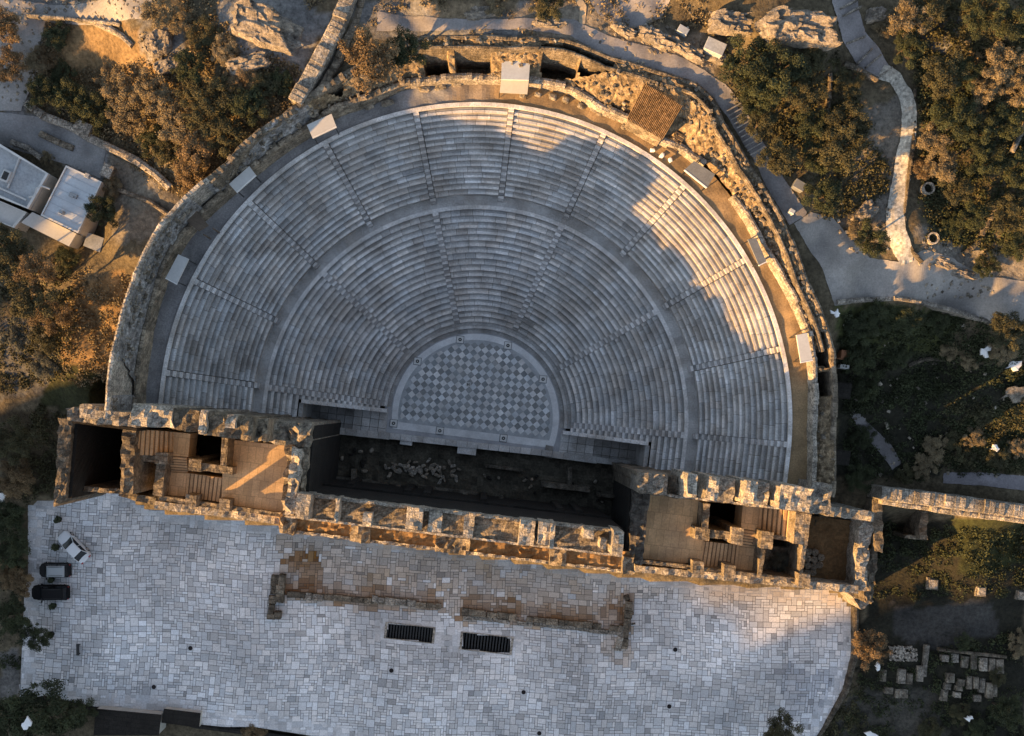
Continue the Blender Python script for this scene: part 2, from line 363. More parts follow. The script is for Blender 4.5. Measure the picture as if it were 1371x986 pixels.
def build_plaza():
    cell = .345; rot = R_(-2.5); ca, sa = math.cos(rot), math.sin(rot)
    x0, x1, y0, y1 = -60, 50, -50, -6
    nx_, ny_ = int((x1-x0)/cell), int((y1-y0)/cell)
    used = np.zeros((nx_, ny_), bool)
    shapes = [(2, 1), (1, 2), (3, 1), (1, 3), (2, 2), (3, 2), (2, 3), (1, 1), (4, 1), (1, 4), (3, 3), (4, 2), (2, 4)]
    wts = [12, 4, 9, 1.2, 7, 9, 3, .6, 2, 0, 1.6, 3, .5]
    a = MB(); b = MB(); b2 = MB(); g = .023
    def rt(x, y):
        x2 = x+.16*math.sin(y*.35)+.1*nz(x*.2, y*.2); y2 = y+.16*math.sin(x*.3)+.1*nz(x*.2, y*.2, 9)
        return x2*ca-y2*sa, x2*sa+y2*ca
    for j in range(ny_):
        for i in range(nx_):
            if used[i, j]: continue
            def okc(a_, b_):
                p_ = rt(x0+(a_+.5)*cell, y0+(b_+.5)*cell)
                return inpoly(*p_, PLW) and not any(inpoly(*p_, w2) for w2 in PITW)
            if not okc(i, j): continue
            cx, cy = rt(x0+(i+.5)*cell, y0+(j+.5)*cell)
            opts = random.choices(shapes, wts, k=9)+[(1, 1)]
            for w_, h_ in opts:
                if i+w_ <= nx_ and j+h_ <= ny_ and not used[i:i+w_, j:j+h_].any() and all(okc(a_, b_) for a_ in (i, i+w_-1) for b_ in (j, j+h_-1)): break
            used[i:i+w_, j:j+h_] = True
            X0, Y0 = x0+i*cell, y0+j*cell; X1, Y1 = X0+w_*cell, Y0+h_*cell
            cx, cy = rt((X0+X1)/2, (Y0+Y1)/2)
            q = [rt(X0, Y0), rt(X1, Y0), rt(X1, Y1), rt(X0, Y1)]
            px, py = topx(cx, cy, 0)
            t = random.choice([.74, .82, .88, .92, .96, 1, 1, 1.05, 1.1, 1.16]) * (1+random.uniform(-.05, .05)) * (.9+.3*nz(cx*.12, cy*.12, 4)+.08)
            if random.random() < .03: t *= random.uniform(.55, .75)
            warm = random.uniform(-.03, .03); c = [t*(1+warm), t, t*(1-warm)]
            jx = 12*nz(cx*.3, cy*.3, 21); jy = 10*nz(cx*.3, cy*.3, 41)
            for poly, sc, am in STAINS:
                if inpoly(px+jx, py+jy, poly) and random.random() < .93:
                    am2 = am*random.uniform(.8, 1.1)*(.92+.6*nz(cx*.35, cy*.35, 17))
                    c = [c[k]*(1-am2+am2*sc[k]) for k in range(3)]
            q2 = [rt(X0+g, Y0+g), rt(X1-g, Y0+g), rt(X1-g, Y1-g), rt(X0+g, Y1-g)]
            z = random.uniform(0, .008)
            a.quad(*[(x, y, z) for x, y in q2], col=c)
            b.quad(*[(x, y, -.03) for x, y in q], col=(1, 1, 1))
    for i in range(len(PLW)):
        A0, A1 = Vector(PLW[i]), Vector(PLW[(i+1) % len(PLW)]); dd = A1-A0; n = max(1, int(dd.length/.8)); pr = Vector((-dd.y, dd.x)).normalized()
        if not inpoly(*((A0+A1)/2-pr*.3), PLW): pr = -pr
        for k in range(n):
            p0, p1 = A0+dd*(k/n), A0+dd*((k+.97)/n); t = random.uniform(.6, .95)
            b2.quad((p0.x+pr.x*.15, p0.y+pr.y*.15, -.02), (p1.x+pr.x*.15, p1.y+pr.y*.15, -.02), (p1.x-pr.x*1.7, p1.y-pr.y*1.7, -.02), (p0.x-pr.x*1.7, p0.y-pr.y*1.7, -.02), (t, t, t))
    o = b2.build('pavement_border', M['paving']); tag(o, kind='structure')
    o = a.build('pavement', M['paving']); tag(o, kind='structure')
    o = b.build('pavement_bed', M['mortar']); tag(o, kind='structure')
build_plaza()

# ---------------------------------------------------------------- seating bowl
bowl = thing('seating_bowl', 'semicircular marble seating bowl of the open-air theatre with two tiers of rows', 'theatre', C0)
LOW_N = 19; R0, Z0 = 11.9, 1.0; R1, Z1 = 24.3, 8.6
RUN1 = (R1-R0)/LOW_N; RISE1 = (Z1-Z0)/LOW_N
UP_N = 15; R2, Z2 = 25.75, 9.9; R3, Z3 = 33.75, 16.5
RUN2 = (R3-R2)/UP_N; RISE2 = (Z3-Z2)/UP_N
STL = [2.3+35.25*k for k in range(6)]                # lower stair angles (local degrees)
STU = [2.3+17.62*k for k in range(11)]
SW = .35
def mtone(): return random.choice([.80, .88, .92, .95, .98, 1, 1.02, 1.05, 1.09])*random.uniform(.97, 1.03)
def rows(mb, n, Ra, run, za, rise, posf, lenf, w0, w1, first=0, last=None):
    """posf(R, s, z): s from 0..1 along the row; each stone is separate in tone"""
    for i in range(first, n if last is None else last):
        Ri = Ra+i*run; z = za+i*rise; zl = z-rise-.05
        ln = lenf(Ri); s = 0.0
        while s < .999:
            ds = random.uniform(.9, 2.8)/ln; e = min(1.0, s+ds)
            if 1-e < .3/ln: e = 1.0
            t = mtone(); tf = t*random.uniform(.78, .98); dz = random.uniform(-.012, .012)
            if random.random() < .03: t *= random.uniform(.6, .85)
            if random.random() < .03: t *= 1.18
            pz = posf(Ri, s, 0); t *= 1+.28*nz(pz.x*.13, pz.y*.13, 9)+.14*nz(pz.x*.5, pz.y*.5, 12)
            warm = random.uniform(-.035, .035); cc = lambda k: (k*(1+warm), k, k*(1-warm))
            nseg = max(1, int((e-s)*ln/1.0))
            for k in range(nseg):
                a = s+(e-s)*k/nseg; b = s+(e-s)*(k+1)/nseg-(.035/ln if k == nseg-1 else 0)
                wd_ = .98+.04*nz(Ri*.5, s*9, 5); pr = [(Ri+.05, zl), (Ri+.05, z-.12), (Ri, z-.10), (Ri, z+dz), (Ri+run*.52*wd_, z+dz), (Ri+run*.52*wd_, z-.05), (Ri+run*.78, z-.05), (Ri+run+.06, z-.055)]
                cl = [cc(t*.6), cc(t*.55), cc(t*.72), cc(t*1.1), cc(t*.55), cc(tf*.95), cc(tf*.78)]  # risers and overhang darkened as painted shade; footwells darker from wear
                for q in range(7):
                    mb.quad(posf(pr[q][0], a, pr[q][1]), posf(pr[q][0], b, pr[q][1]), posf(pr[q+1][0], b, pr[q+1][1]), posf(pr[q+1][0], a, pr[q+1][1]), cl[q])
            s = e
def arcpos(t0, t1):
    def f(R, s, z):
        g = SW/R; a0 = R_(t0)+g; a1 = R_(t1)-g; a = a0+(a1-a0)*s
        return L(R*math.cos(a), R*math.sin(a), z)-C0
    return f
def put(mb, name, m, parent=bowl): return mb.build(name, m, parent)
for k in range(5):
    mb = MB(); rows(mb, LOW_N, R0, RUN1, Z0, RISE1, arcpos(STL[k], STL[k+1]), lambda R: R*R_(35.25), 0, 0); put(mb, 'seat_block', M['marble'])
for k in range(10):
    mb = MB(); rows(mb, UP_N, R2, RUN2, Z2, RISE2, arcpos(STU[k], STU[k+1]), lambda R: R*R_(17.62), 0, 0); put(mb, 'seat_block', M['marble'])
VE = -3.6
def strpos(sgn, va, vb):
    def f(R, s, z):
        a = math.sqrt(max(0, R*R-0))*math.sin(R_(2.3 if sgn > 0 else 1.45))-SW*.9
        a = min(a, 1.2)
        return L(sgn*R, a+(vb-a)*s, z)-C0
    return f
Rp = 20.4                                             # rows outside this radius run straight on past the parodos
for sgn in (-1, 1):
    v0 = -.0
    i0 = int((Rp-R0)/RUN1)+1
    mb = MB(); rows(mb, LOW_N, R0, RUN1, Z0, RISE1, strpos(sgn, .45, VE), lambda R: 4.0, 0, 0, first=i0)
    rows(mb, LOW_N, R0, RUN1, Z0, RISE1, strpos(sgn, .45, -.35), lambda R: .8, 0, 0, first=0, last=i0); put(mb, 'seat_block', M['marble'])
    mb = MB(); rows(mb, UP_N, R2, RUN2, Z2, RISE2, strpos(sgn, .4, VE), lambda R: 4.0, 0, 0); put(mb, 'seat_block', M['marble'])
def stair(th, Ra, Rb, za, zb, n, wdt=.70):
    mb = MB(); a = R_(th); tx, ty = -math.sin(a), math.cos(a)
    for i in range(n):
        r0 = Ra+(Rb-Ra)*i/n; r1 = Ra+(Rb-Ra)*(i+1)/n+.02; z = za+(zb-za)*(i+.8)/n
        q = []
        for r, s in ((r0, -1), (r1, -1), (r1, 1), (r0, 1)):
            p = L(r*math.cos(a)+tx*s*wdt/2, r*math.sin(a)+ty*s*wdt/2, 0)-C0; q.append((p.x, p.y))
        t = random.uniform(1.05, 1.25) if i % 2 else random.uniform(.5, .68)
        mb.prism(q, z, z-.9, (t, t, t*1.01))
    put(mb, 'stairway', M['marble'])
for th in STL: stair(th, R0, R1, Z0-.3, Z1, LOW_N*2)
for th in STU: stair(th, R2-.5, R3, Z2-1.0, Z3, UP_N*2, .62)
def ringmesh(mb, ra, rb, za, zb, t0, t1, step, colf, ext=True):
    """flat or conic ring with straight extensions"""
    pts = []
    a = t0
    n = int((t1-t0)/step)
    seq = [('a', t0+(t1-t0)*k/n) for k in range(n+1)]
    def pp(kind, s, r, z):
        if kind == 'a': return L(r*math.cos(R_(s)), r*math.sin(R_(s)), z)-C0
        if kind == 'e': return L(r, s, z)-C0
        return L(-r, s, z)-C0
    if ext: seq = [('e', VE), ('e', VE/2)]+seq+[('w', VE/2), ('w', VE)]
    for (k0, s0), (k1, s1) in zip(seq[:-1], seq[1:]):
        mb.quad(pp(k0, s0, ra, za), pp(k0, s0, rb, zb), pp(k1, s1, rb, zb), pp(k1, s1, ra, za), colf())
mb = MB()
ringmesh(mb, R1-.02, R1+.45, Z1+.02, Z1+.02, 0, 180, 3, lambda: [random.uniform(1.0, 1.25)]*3)
ringmesh(mb, R1+.45, R2+.1, Z1-.02, Z1-.02, 0, 180, 2.2, lambda: [random.uniform(.64, .8)]*3)
ringmesh(mb, R1+.45, R1+.45, Z1-.02, Z1+.02, 0, 180, 3, lambda: (.8, .8, .8))
ringmesh(mb, R2+.1, R2+.02, Z1-.02, Z2-.2, 0, 180, 2.2, lambda: [random.uniform(.5, .75)]*3)
put(mb, 'cross_aisle', M['marble'])
mb = MB()
ringmesh(mb, R3, R3+.42, Z3+.12, Z3+.12, 0, 180, 2, lambda: [random.uniform(1.15, 1.45)]*3)
ringmesh(mb, R3, R3, Z3-.2, Z3+.12, 0, 180, 2, lambda: (.9, .9, .9)); ringmesh(mb, R3+.42, R3+.42, Z3+.12, Z3-.2, 0, 180, 2, lambda: (.9, .9, .9))
put(mb, 'top_kerb', M['marble'])
# front rows round the orchestra
mb = MB()
for ra, rb, z, t in ((10.6, 11.1, .02, .62), (11.1, 11.5, .45, 1.0), (11.5, 11.97, .62, .7)):
    for k in range(60):
        a0, a1 = 3*k, 3*k+3; tt = t*random.uniform(.85, 1.12)
        def q(r, a, z): return L(r*math.cos(R_(a)), r*math.sin(R_(a)), z)-C0
        mb.quad(q(ra, a0, z), q(rb, a0, z), q(rb, a1, z), q(ra, a1, z), [tt]*3)
        mb.quad(q(ra, a0, z-.5), q(ra, a0, z), q(ra, a1, z), q(ra, a1, z-.5), [tt*.6]*3)
put(mb, 'front_bench', M['marble'])
# end walls beside the side entrances: raking top following the rows
for sgn in (-1, 1):
    mb = MB()
    for k in range(10):
        ra = 11.0+(Rp+.3-11.0)*k/10; rb = 11.0+(Rp+.3-11.0)*(k+1)/10; z = Z0+max(0, (rb-R0))*RISE1/RUN1+.1
        q = [L(sgn*r, v, 0)-C0 for r, v in ((ra, -.3), (rb, -.3), (rb, -.75), (ra, -.75))]
        mb.prism([(p.x, p.y) for p in q], z, -.5, [random.uniform(1.15, 1.3)]*3)
    q = [L(sgn*r, v, 0)-C0 for r, v in ((Rp+.05, -.75), (Rp+.05, VE), (Rp+.55, VE), (Rp+.55, -.75))]
    mb.prism([(p.x, p.y) for p in q], 6.2, -.5, (.7, .7, .7))
    put(mb, 'end_wall', M['marble'])
# passages (parodoi) floors
for sgn in (-1, 1):
    mb = MB()
    for i in range(9):
        for j in range(3):
            ra = 10.9+(Rp+.1-10.9)*i/9; rb = 10.9+(Rp+.1-10.9)*(i+1)/9-.05; va = -.7-j*1.05; vb = va-1.0
            t = .95-.5*(i/9)**1.2 if i > 3 else 1.0
            t = 1.0 if i < 4 else .55  # outer slabs darkened to paint the shade between the walls
            mb.prism([tuple((L(sgn*r, v, 0)-C0)[:2]) for r, v in ((ra, va), (rb, va), (rb, vb), (ra, vb))], .12, -.4, [t*random.uniform(.8, 1.1)]*3)
    put(mb, 'entrance_floor', M['marble'])
# orchestra floor
ROT = 10.45; VB = -1.75
mb = MB()
def disc(mb, r, z, vb, col, n=64):
    th = math.asin(vb/r); pts = []
    for k in range(n+1):
        a = th+(math.pi-2*th)*k/n; pts.append(L(r*math.cos(a), r*math.sin(a), z)-C0)
    mb.poly(pts, col)
disc(mb, ROT, .0, VB-.9, (1, 1, 1)); of = put(mb, 'orchestra_floor', M['orch_light'])
mb = MB(); disc(mb, 11.4, -.04, -3.4, (.55, .55, .57)); put(mb, 'floor_bed', M['orch_light'])
mb = MB(); disc(mb, 9.68, .006, VB+.0, (1.35, 1.35, 1.38)); put(mb, 'floor_border', M['orch_dark'])
ml, md = MB(), MB(); ts = .665
for i in range(-30, 31):
    for j in range(-30, 31):
        # tiles at 45 degrees to the axis
        cu = (i+j)*ts/math.sqrt(2)+.2; cv = (i-j)*ts/math.sqrt(2)
        cr = [(cu+dx, cv+dy) for dx, dy in ((ts/1.4142, 0), (0, ts/1.4142), (-ts/1.4142, 0), (0, -ts/1.4142))]
        if math.hypot(cu, cv) < 9.3 and cv > VB+.55:
            cr = [(a*min(1, 9.4/max(.01, math.hypot(a, b))), b*min(1, 9.4/max(.01, math.hypot(a, b)))) for a, b in cr]; cr = [(a, max(b, VB+.3)) for a, b in cr]
            tgt = ml if ((i+j) % 2) == 0 else md
            t = random.uniform(.8, 1.08); wv = random.uniform(-.03, .03)
            tgt.quad(*[L(a*1.0, b*1.0, .012)-C0 for a, b in cr][::-1], col=(t*(1+wv), t, t*(1-wv)))
put(ml, 'pale_tiles', M['orch_light']); put(md, 'slate_tiles', M['orch_dark'])
# gravel walk on top
def ring_strip(name, fa, fb, za, zb, n, m, colf, kind=None, parent=None, nr=6, jit=.0):
    mb = MB(); g = []
    for k in range(n+1):
        th = TH0+(TH1-TH0)*k/n; row = []
        for q in range(nr+1):
            r = fa(th)+(fb(th)-fa(th))*q/nr; z = za+(zb-za)*q/nr
            p = LP(r, th, z); p.z += jit*nz(p.x*.8, p.y*.8, 1); row.append(p)
        g.append(row)
    for k in range(n):
        for q in range(nr):
            c = g[k][q]; px, py = topx(c.x, c.y, c.z)
            mb.quad(g[k][q], g[k][q+1], g[k+1][q+1], g[k+1][q], colf(px, py, TH0+(TH1-TH0)*k/n, q/nr))
    o = mb.build(name, m, parent)
    if kind: tag(o, kind=kind)
    return o
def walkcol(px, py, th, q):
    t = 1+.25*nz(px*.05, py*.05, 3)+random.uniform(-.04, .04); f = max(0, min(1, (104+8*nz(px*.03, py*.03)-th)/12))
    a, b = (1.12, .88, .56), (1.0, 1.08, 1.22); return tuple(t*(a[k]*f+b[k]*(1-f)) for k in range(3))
def rinner(th):
    if 0 <= th <= 180: return R3+.4
    c = abs(math.cos(R_(th))); return (R3+.4)/max(c, .3)
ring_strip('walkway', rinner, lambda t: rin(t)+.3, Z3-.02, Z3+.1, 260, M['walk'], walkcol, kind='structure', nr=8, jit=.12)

# ---------------------------------------------------------------- ring walls
def wall_strip(pts, wid, zt, zb, m, name, parent=None, step=.55, rough=.25, colv=.2, blocky=True, seed=0, base=1.0):
    """pts world xy polyline; zt: function of (s) 0..1 or scalar; ruinous stepped top"""
    pts = [Vector((p[0], p[1])) for p in pts]
    seg = [(pts[i+1]-pts[i]).length for i in range(len(pts)-1)]; tot = sum(seg)
    n = max(2, int(tot/step)); mb = MB(); rnd = random.Random(seed+int(tot*10)); st = []
    for k in range(n+1):
        d = tot*k/n; i = 0
        while i < len(seg)-1 and d > seg[i]: d -= seg[i]; i += 1
        p = pts[i]+(pts[i+1]-pts[i])*(d/seg[i]); t = (pts[i+1]-pts[i]).normalized(); nn = Vector((-t.y, t.x))
        st.append((p, nn, k/n))
    # smooth normals
    def cs(k, hh):
        p, nn, s = st[k]
        wv = wid/2+rough*.25*nz(p.x*.9, p.y*.9, seed)
        zb_ = zb(p.x, p.y) if callable(zb) else zb
        return [(*(p-nn*wv*1.02), zb_), (*(p-nn*wv), hh-.12), (*(p-nn*wv*.82), hh), (*(p+nn*wv*.05), hh+.06), (*(p+nn*wv*.82), hh-.02), (*(p+nn*wv), hh-.14), (*(p+nn*wv*1.02), zb_)]
    hcur = 0; left = 0
    for k in range(n):
        if left <= 0: hcur = rnd.uniform(-rough, rough); left = rnd.randint(1, 4)
        left -= 1
        z = (zt(st[k][2]) if callable(zt) else zt)+hcur+.2*rough*nz(k*.7, seed)
        A = cs(k, z); B = cs(k+1, z+rnd.uniform(-.05, .05)*rough*4); c = base*(1+rnd.uniform(-colv, colv)); c2 = c*(1+rnd.uniform(-colv, colv))
        for q in range(6):
            mb.quad(A[q], B[q], B[q+1], A[q+1], [c if q in (0, 5) else c2]*3)
        mb.poly(A[::-1], [c]*3); mb.poly(B, [c]*3)
    return mb.build(name, m, parent)
def ringpts(f, t0, t1, n): return [LP(f(t0+(t1-t0)*k/n), t0+(t1-t0)*k/n, 0)[:2] for k in range(n+1)]
ringw = thing('ring_wall', 'ruined double stone ring wall curving round the top of the seating', 'wall')
TC = 152.0                                            # where the spur meets
wall_strip(ringpts(lambda t: rin(t)+.2, TH1, 108, 90), .6, lambda s: zin(TH1+(108-TH1)*s), 14, M['stone'], 'inner_wall', ringw, rough=.3, seed=3, base=1.15)
wall_strip(ringpts(lambda t: rin(t)+.2, 108, 55, 70), .7, ZIN-.2, 14, M['stone_pale'], 'inner_wall', ringw, rough=.3, seed=4)
wall_strip(ringpts(lambda t: rin(t)+.2, 48, TH0, 90), .55, ZIN, 14, M['stone_pale'], 'inner_wall', ringw, rough=.25, seed=5)
def outw(t0, t1, n, wid, m, seed, rough=.35, base=1.0):
    wall_strip(ringpts(lambda t: rout(t)-wid*.5, t0, t1, n), wid, lambda s: zout(t0+(t1-t0)*s), lambda x, y: min(T(x, y)-.8, 17), m, 'outer_wall', ringw, rough=rough, seed=seed, base=base)
outw(TH1, 145, 60, .5, M['stone_pale'], 11, .15, 1.1); outw(145, 118, 40, .8, M['stone'], 12, .3, .8); outw(118, 68, 60, .5, M['stone'], 13, .12, .7)
outw(68, 20, 70, .55, M['stone'], 14, .15, .8); outw(20, TH0, 40, .6, M['stone'], 15, .2, .8)
wall_strip(ringpts(lambda t: rout(t)-1.3, 112, 18, 120), .4, lambda s: zout(112-94*s)+.1, 16, M['stone'], 'kerb_wall', ringw, rough=.12, seed=16, base=.75)
# rubble terrace between the two walls (with the rock-cut niches)
NICHE = [((570, 80), (600, 101), 13.5), ((612, 78), (655, 98), 15), ((725, 76), (770, 106), 13), ((775, 82), (815, 108), 14), ((437, 120), (462, 135), 14.5), ((1093, 500), (1113, 530), 9), ((1095, 448), (1112, 490), 13), ((185, 490), (176, 530), 14), ((272, 262), (300, 280), 14)]
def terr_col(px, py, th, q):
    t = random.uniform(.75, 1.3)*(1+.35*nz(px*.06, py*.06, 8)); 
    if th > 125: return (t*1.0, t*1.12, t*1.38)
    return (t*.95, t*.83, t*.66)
def build_terrace():
    mb = MB(); n = 420; nr = 16; g = []
    for k in range(n+1):
        th = TH0+(TH1-TH0)*k/n; row = []
        for q in range(nr+1):
            a, b = rin(th)+.3, rout(th)-.3; r = a+(b-a)*q/nr; z = 17.2+.9*q/nr if th < 15 else zin(th)-.9+(zout(th)-.3-zin(th)+.9)*min(1, q/nr/.7)
            p = LP(r, th, z); p.z += .35*nz(p.x*.5, p.y*.5, 1)+.55*abs(nz(p.x*1.1, p.y*1.1, 2))+.3*nz(p.x*2.3, p.y*2.3)
            px, py = topx(p.x, p.y, 18)
            for (x0, y0), (x1, y1), zz in NICHE:
                if min(x0, x1) < px < max(x0, x1) and min(y0, y1) < py < max(y0, y1): p.z = zz
            row.append(p)
        g.append(row)
    for k in range(n):
        for q in range(nr):
            c = g[k][q]; px, py = topx(c.x, c.y, c.z)
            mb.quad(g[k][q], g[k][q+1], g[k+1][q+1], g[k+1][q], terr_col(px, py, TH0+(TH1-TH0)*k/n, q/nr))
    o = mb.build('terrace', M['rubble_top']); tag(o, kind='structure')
build_terrace()
sp = thing('spur_wall', 'long straight stone wall running uphill from the ring wall at upper left', 'wall')
wall_strip([P(396, 138, 21.5)[:2], P(425, 85, 21.5)[:2], P(452, 30, 22)[:2], P(474, -25, 22)[:2]], 1.6, 22, 17, M['stone_pale'], 'wall_face', sp, rough=.25, seed=21, base=1.0)
wall_strip([P(430, 122, 21)[:2], P(455, 75, 21)[:2], P(476, 30, 21)[:2], P(492, -25, 21)[:2]], .8, 21.2, 17, M['stone'], 'wall_face', sp, rough=.25, seed=22, base=.8)
mbx = MB(); q = [P(x, y, 20.4)[:2] for x, y in ((412, 136), (432, 124), (486, -20), (470, -20))]; mbx.prism(q, 20.3, 16, (.6, .6, .62)); mbx.build('wall_core', M['rubble_top'], sp)

# ---------------------------------------------------------------- stage building
def qb(q, zt, zb, name, m, parent, rough=.0, div=.38, base=1.0, colv=.15, zref=None, seed=0):
    """block traced from its top outline (4 px corners at height zt), subdivided with a ruinous top when rough>0"""
    zr = zt if zref is None else zref
    w_ = [P(x, y, zr) for x, y in q]; mb = MB(); rnd = random.Random(int(q[0][0]*7+q[0][1]*13+seed))
    if rough <= 0:
        mb.prism([p[:2] for p in w_], zt, zb, [base]*3)
        return mb.build(name, m, parent)
    la = max((w_[1]-w_[0]).length, (w_[2]-w_[3]).length); lb = max((w_[3]-w_[0]).length, (w_[2]-w_[1]).length)
    na, nb = max(2, int(la/div)), max(2, int(lb/div))
    def pt(i, j):
        s, t = i/na, j/nb; a = w_[0].lerp(w_[1], s); b = w_[3].lerp(w_[2], s); p = a.lerp(b, t)
        if i in (0, na) or j in (0, nb): p = p+Vector((nz(p.x*1.3, p.y*1.3, 3), nz(p.x*1.3, p.y*1.3, 6), 0))*rough*.35
        p.z = zt+rough*(nz(p.x*.8, p.y*.8, seed)*.9+nz(p.x*2.1, p.y*2.1, seed)*.55+(.35 if nz(p.x*1.3, p.y*1.3, 77) > .12 else -.1)); return p
    g = [[pt(i, j) for j in range(nb+1)] for i in range(na+1)]
    flip = (w_[1]-w_[0]).cross(w_[3]-w_[0]).z < 0
    def Q(a, b, c, d, col):
        if flip: a, b, c, d = d, c, b, a
        mb.quad(a, b, c, d, col)
    for i in range(na):
        for j in range(nb): Q(g[i][j], g[i+1][j], g[i+1][j+1], g[i][j+1], [base*(1+rnd.uniform(-colv, colv))]*3)
    def side(line):
        for a, b in zip(line[:-1], line[1:]):
            Q(Vector((a.x, a.y, zb)), Vector((b.x, b.y, zb)), b, a, [base*(1+rnd.uniform(-colv, colv)*.5)]*3)
    side([g[i][0] for i in range(na+1)]); side([g[na][j] for j in range(nb+1)]); side([g[i][nb] for i in range(na, -1, -1)]); side([g[0][j] for j in range(nb, -1, -1)])
    return mb.build(name, m, parent)
def steps(q, n, za, zb_, zbase, name, m, parent, along='x'):
    """flight of n steps; q corners px at mean height; along x: from edge q0-q3 to edge q1-q2"""
    zr = (za+zb_)/2; w_ = [P(x, y, zr) for x, y in q]; mb = MB()
    if along == 'y': w_ = [w_[0], w_[3], w_[2], w_[1]]
    for i in range(n):
        s0, s1 = i/n, (i+1)/n; z = za+(zb_-za)*(i+.5)/n
        a0, a1 = w_[0].lerp(w_[1], s0), w_[0].lerp(w_[1], s1); b0, b1 = w_[3].lerp(w_[2], s0), w_[3].lerp(w_[2], s1)
        mb.prism([a0[:2], a1[:2], b1[:2], b0[:2]], z, zbase, [random.uniform(.85, 1.1)]*3)
        up = zb_ > za; e0, e1 = (.66, 1.0) if up else (0, .34); g0, g1 = a0.lerp(a1, e0), a0.lerp(a1, e1); h0, h1 = b0.lerp(b1, e0), b0.lerp(b1, e1)
        mb.quad(*[(p.x, p.y, z+.006) for p in (g0, g1, h1, h0)], col=[random.uniform(.25, .4)]*3)  # nosing shade and dirt painted as a dark strip at the tread back
    return mb.build(name, m, parent)
stage = thing('stage_building', 'ruined stone stage building with tall back wall and two side wings facing the plaza', 'ruin')
def W(q, zt, zb=-1.0, m='stone', rough=.45, base=1.0, name='wall', **k): return qb(q, zt, zb, name, M[m], stage, rough, base=base, **k)
# --- main back wall (scaena): base course plus standing piers of the top storey
ZW = 20.3
W([(405, 662), (835, 712), (832, 745), (380, 692)], ZW, -1, 'stone', .22, name='back_wall')
PIER = []        # filled below: (x px, width px, height)
def onwall(x, f): # px on back wall at fraction f across (0 north,1 south)
    yn = 662+(x-405)*50/430; ys = 692+(x-380)*53/452; return (x-3*f, yn+(ys-yn)*f)
PIERS = [(398, 18, 22.9, 0, 1), (450, 5, 22.5, .0, 1), (488, 12, 21.9, .45, 1), (545, 22, 22.0, 0, .9), (575, 18, 21.2, .1, .9), (622, 14, 20.9, 0, 1), (697, 20, 22.2, 0, 1), (722, 16, 22.6, 0, .9), (738, 6, 23.0, 0, 1), (782, 14, 22.9, .1, .45), (806, 8, 22.4, .4, .8), (822, 14, 23.4, 0, 1)]
for x, wd, z, f0, f1 in PIERS:
    W([onwall(x, f0), onwall(x+wd, f0), onwall(x+wd, f1), onwall(x, f1)], z, ZW-1, 'stone_pale', .3, name='pier', base=random.uniform(.85, 1.1))
# thin parapet kerbs
W([(408, 661), (835, 711), (835, 715), (407, 665)], ZW+.7, ZW-1, 'stone_pale', .35, name='parapet', base=.85)
W([(382, 690), (832, 743), (832, 746), (382, 693)], ZW+.12, ZW-1, 'stone_pale', .12, name='parapet', base=1.1)
# lower ledge on the plaza side
ZLg = 13.0
W([(375, 688), (850, 740), (848, 768), (373, 711)], ZLg, 0, 'earth_brown', .35, name='ledge', base=1.35)
W([(375, 708), (850, 765), (849, 769), (373, 712)], ZLg+.2, -.2, 'stone_pale', .3, name='ledge_kerb', base=.95)
for x, wd in ((376, 20), (470, 26), (585, 45), (737, 22), (835, 14)):
    y0 = 692+(x-376)*.118; W([(x, y0), (x+wd, y0+wd*.118), (x+wd-2, y0+22+wd*.118), (x-2, y0+22)], 14.2, -.2, 'stone', .5, name='buttress', base=1.0)
# inner face relief: pilasters and cornice toward the orchestra
def stagewallpt(x, z): # world point on the inner face line
    a = P(405, 662, ZW); b = P(835, 712, ZW); t = (x-405)/430; return a.lerp(b, t)
A_, B_ = P(405, 662, ZW), P(835, 712, ZW); dv = (B_-A_).normalized(); nv = Vector((-dv.y, dv.x, 0)); ang = math.atan2(dv.y, dv.x)
mb = MB()
Lw = (B_-A_).length
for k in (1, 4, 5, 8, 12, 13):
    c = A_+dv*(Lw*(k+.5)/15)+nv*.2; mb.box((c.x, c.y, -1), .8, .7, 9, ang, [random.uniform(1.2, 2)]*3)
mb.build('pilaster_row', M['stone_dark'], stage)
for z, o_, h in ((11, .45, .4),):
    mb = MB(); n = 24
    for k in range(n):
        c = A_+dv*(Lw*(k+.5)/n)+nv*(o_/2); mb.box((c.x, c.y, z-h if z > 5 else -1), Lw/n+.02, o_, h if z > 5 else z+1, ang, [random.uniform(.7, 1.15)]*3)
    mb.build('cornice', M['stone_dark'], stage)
def facing(a, b, z, zb, side, th=.14, part='wall_face', m='stone_dark'):  # thin near-black panels that paint shade onto the inner wall faces
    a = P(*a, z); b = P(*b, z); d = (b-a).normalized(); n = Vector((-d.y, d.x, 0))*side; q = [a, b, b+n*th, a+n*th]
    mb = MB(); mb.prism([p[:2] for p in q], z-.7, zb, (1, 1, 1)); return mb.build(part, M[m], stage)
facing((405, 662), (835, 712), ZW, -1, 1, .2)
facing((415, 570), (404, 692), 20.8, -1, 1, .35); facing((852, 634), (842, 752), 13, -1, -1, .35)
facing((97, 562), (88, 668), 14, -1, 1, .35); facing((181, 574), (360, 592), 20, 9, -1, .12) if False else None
facing((93, 563), (180, 574), 16, -1, -1, .3)
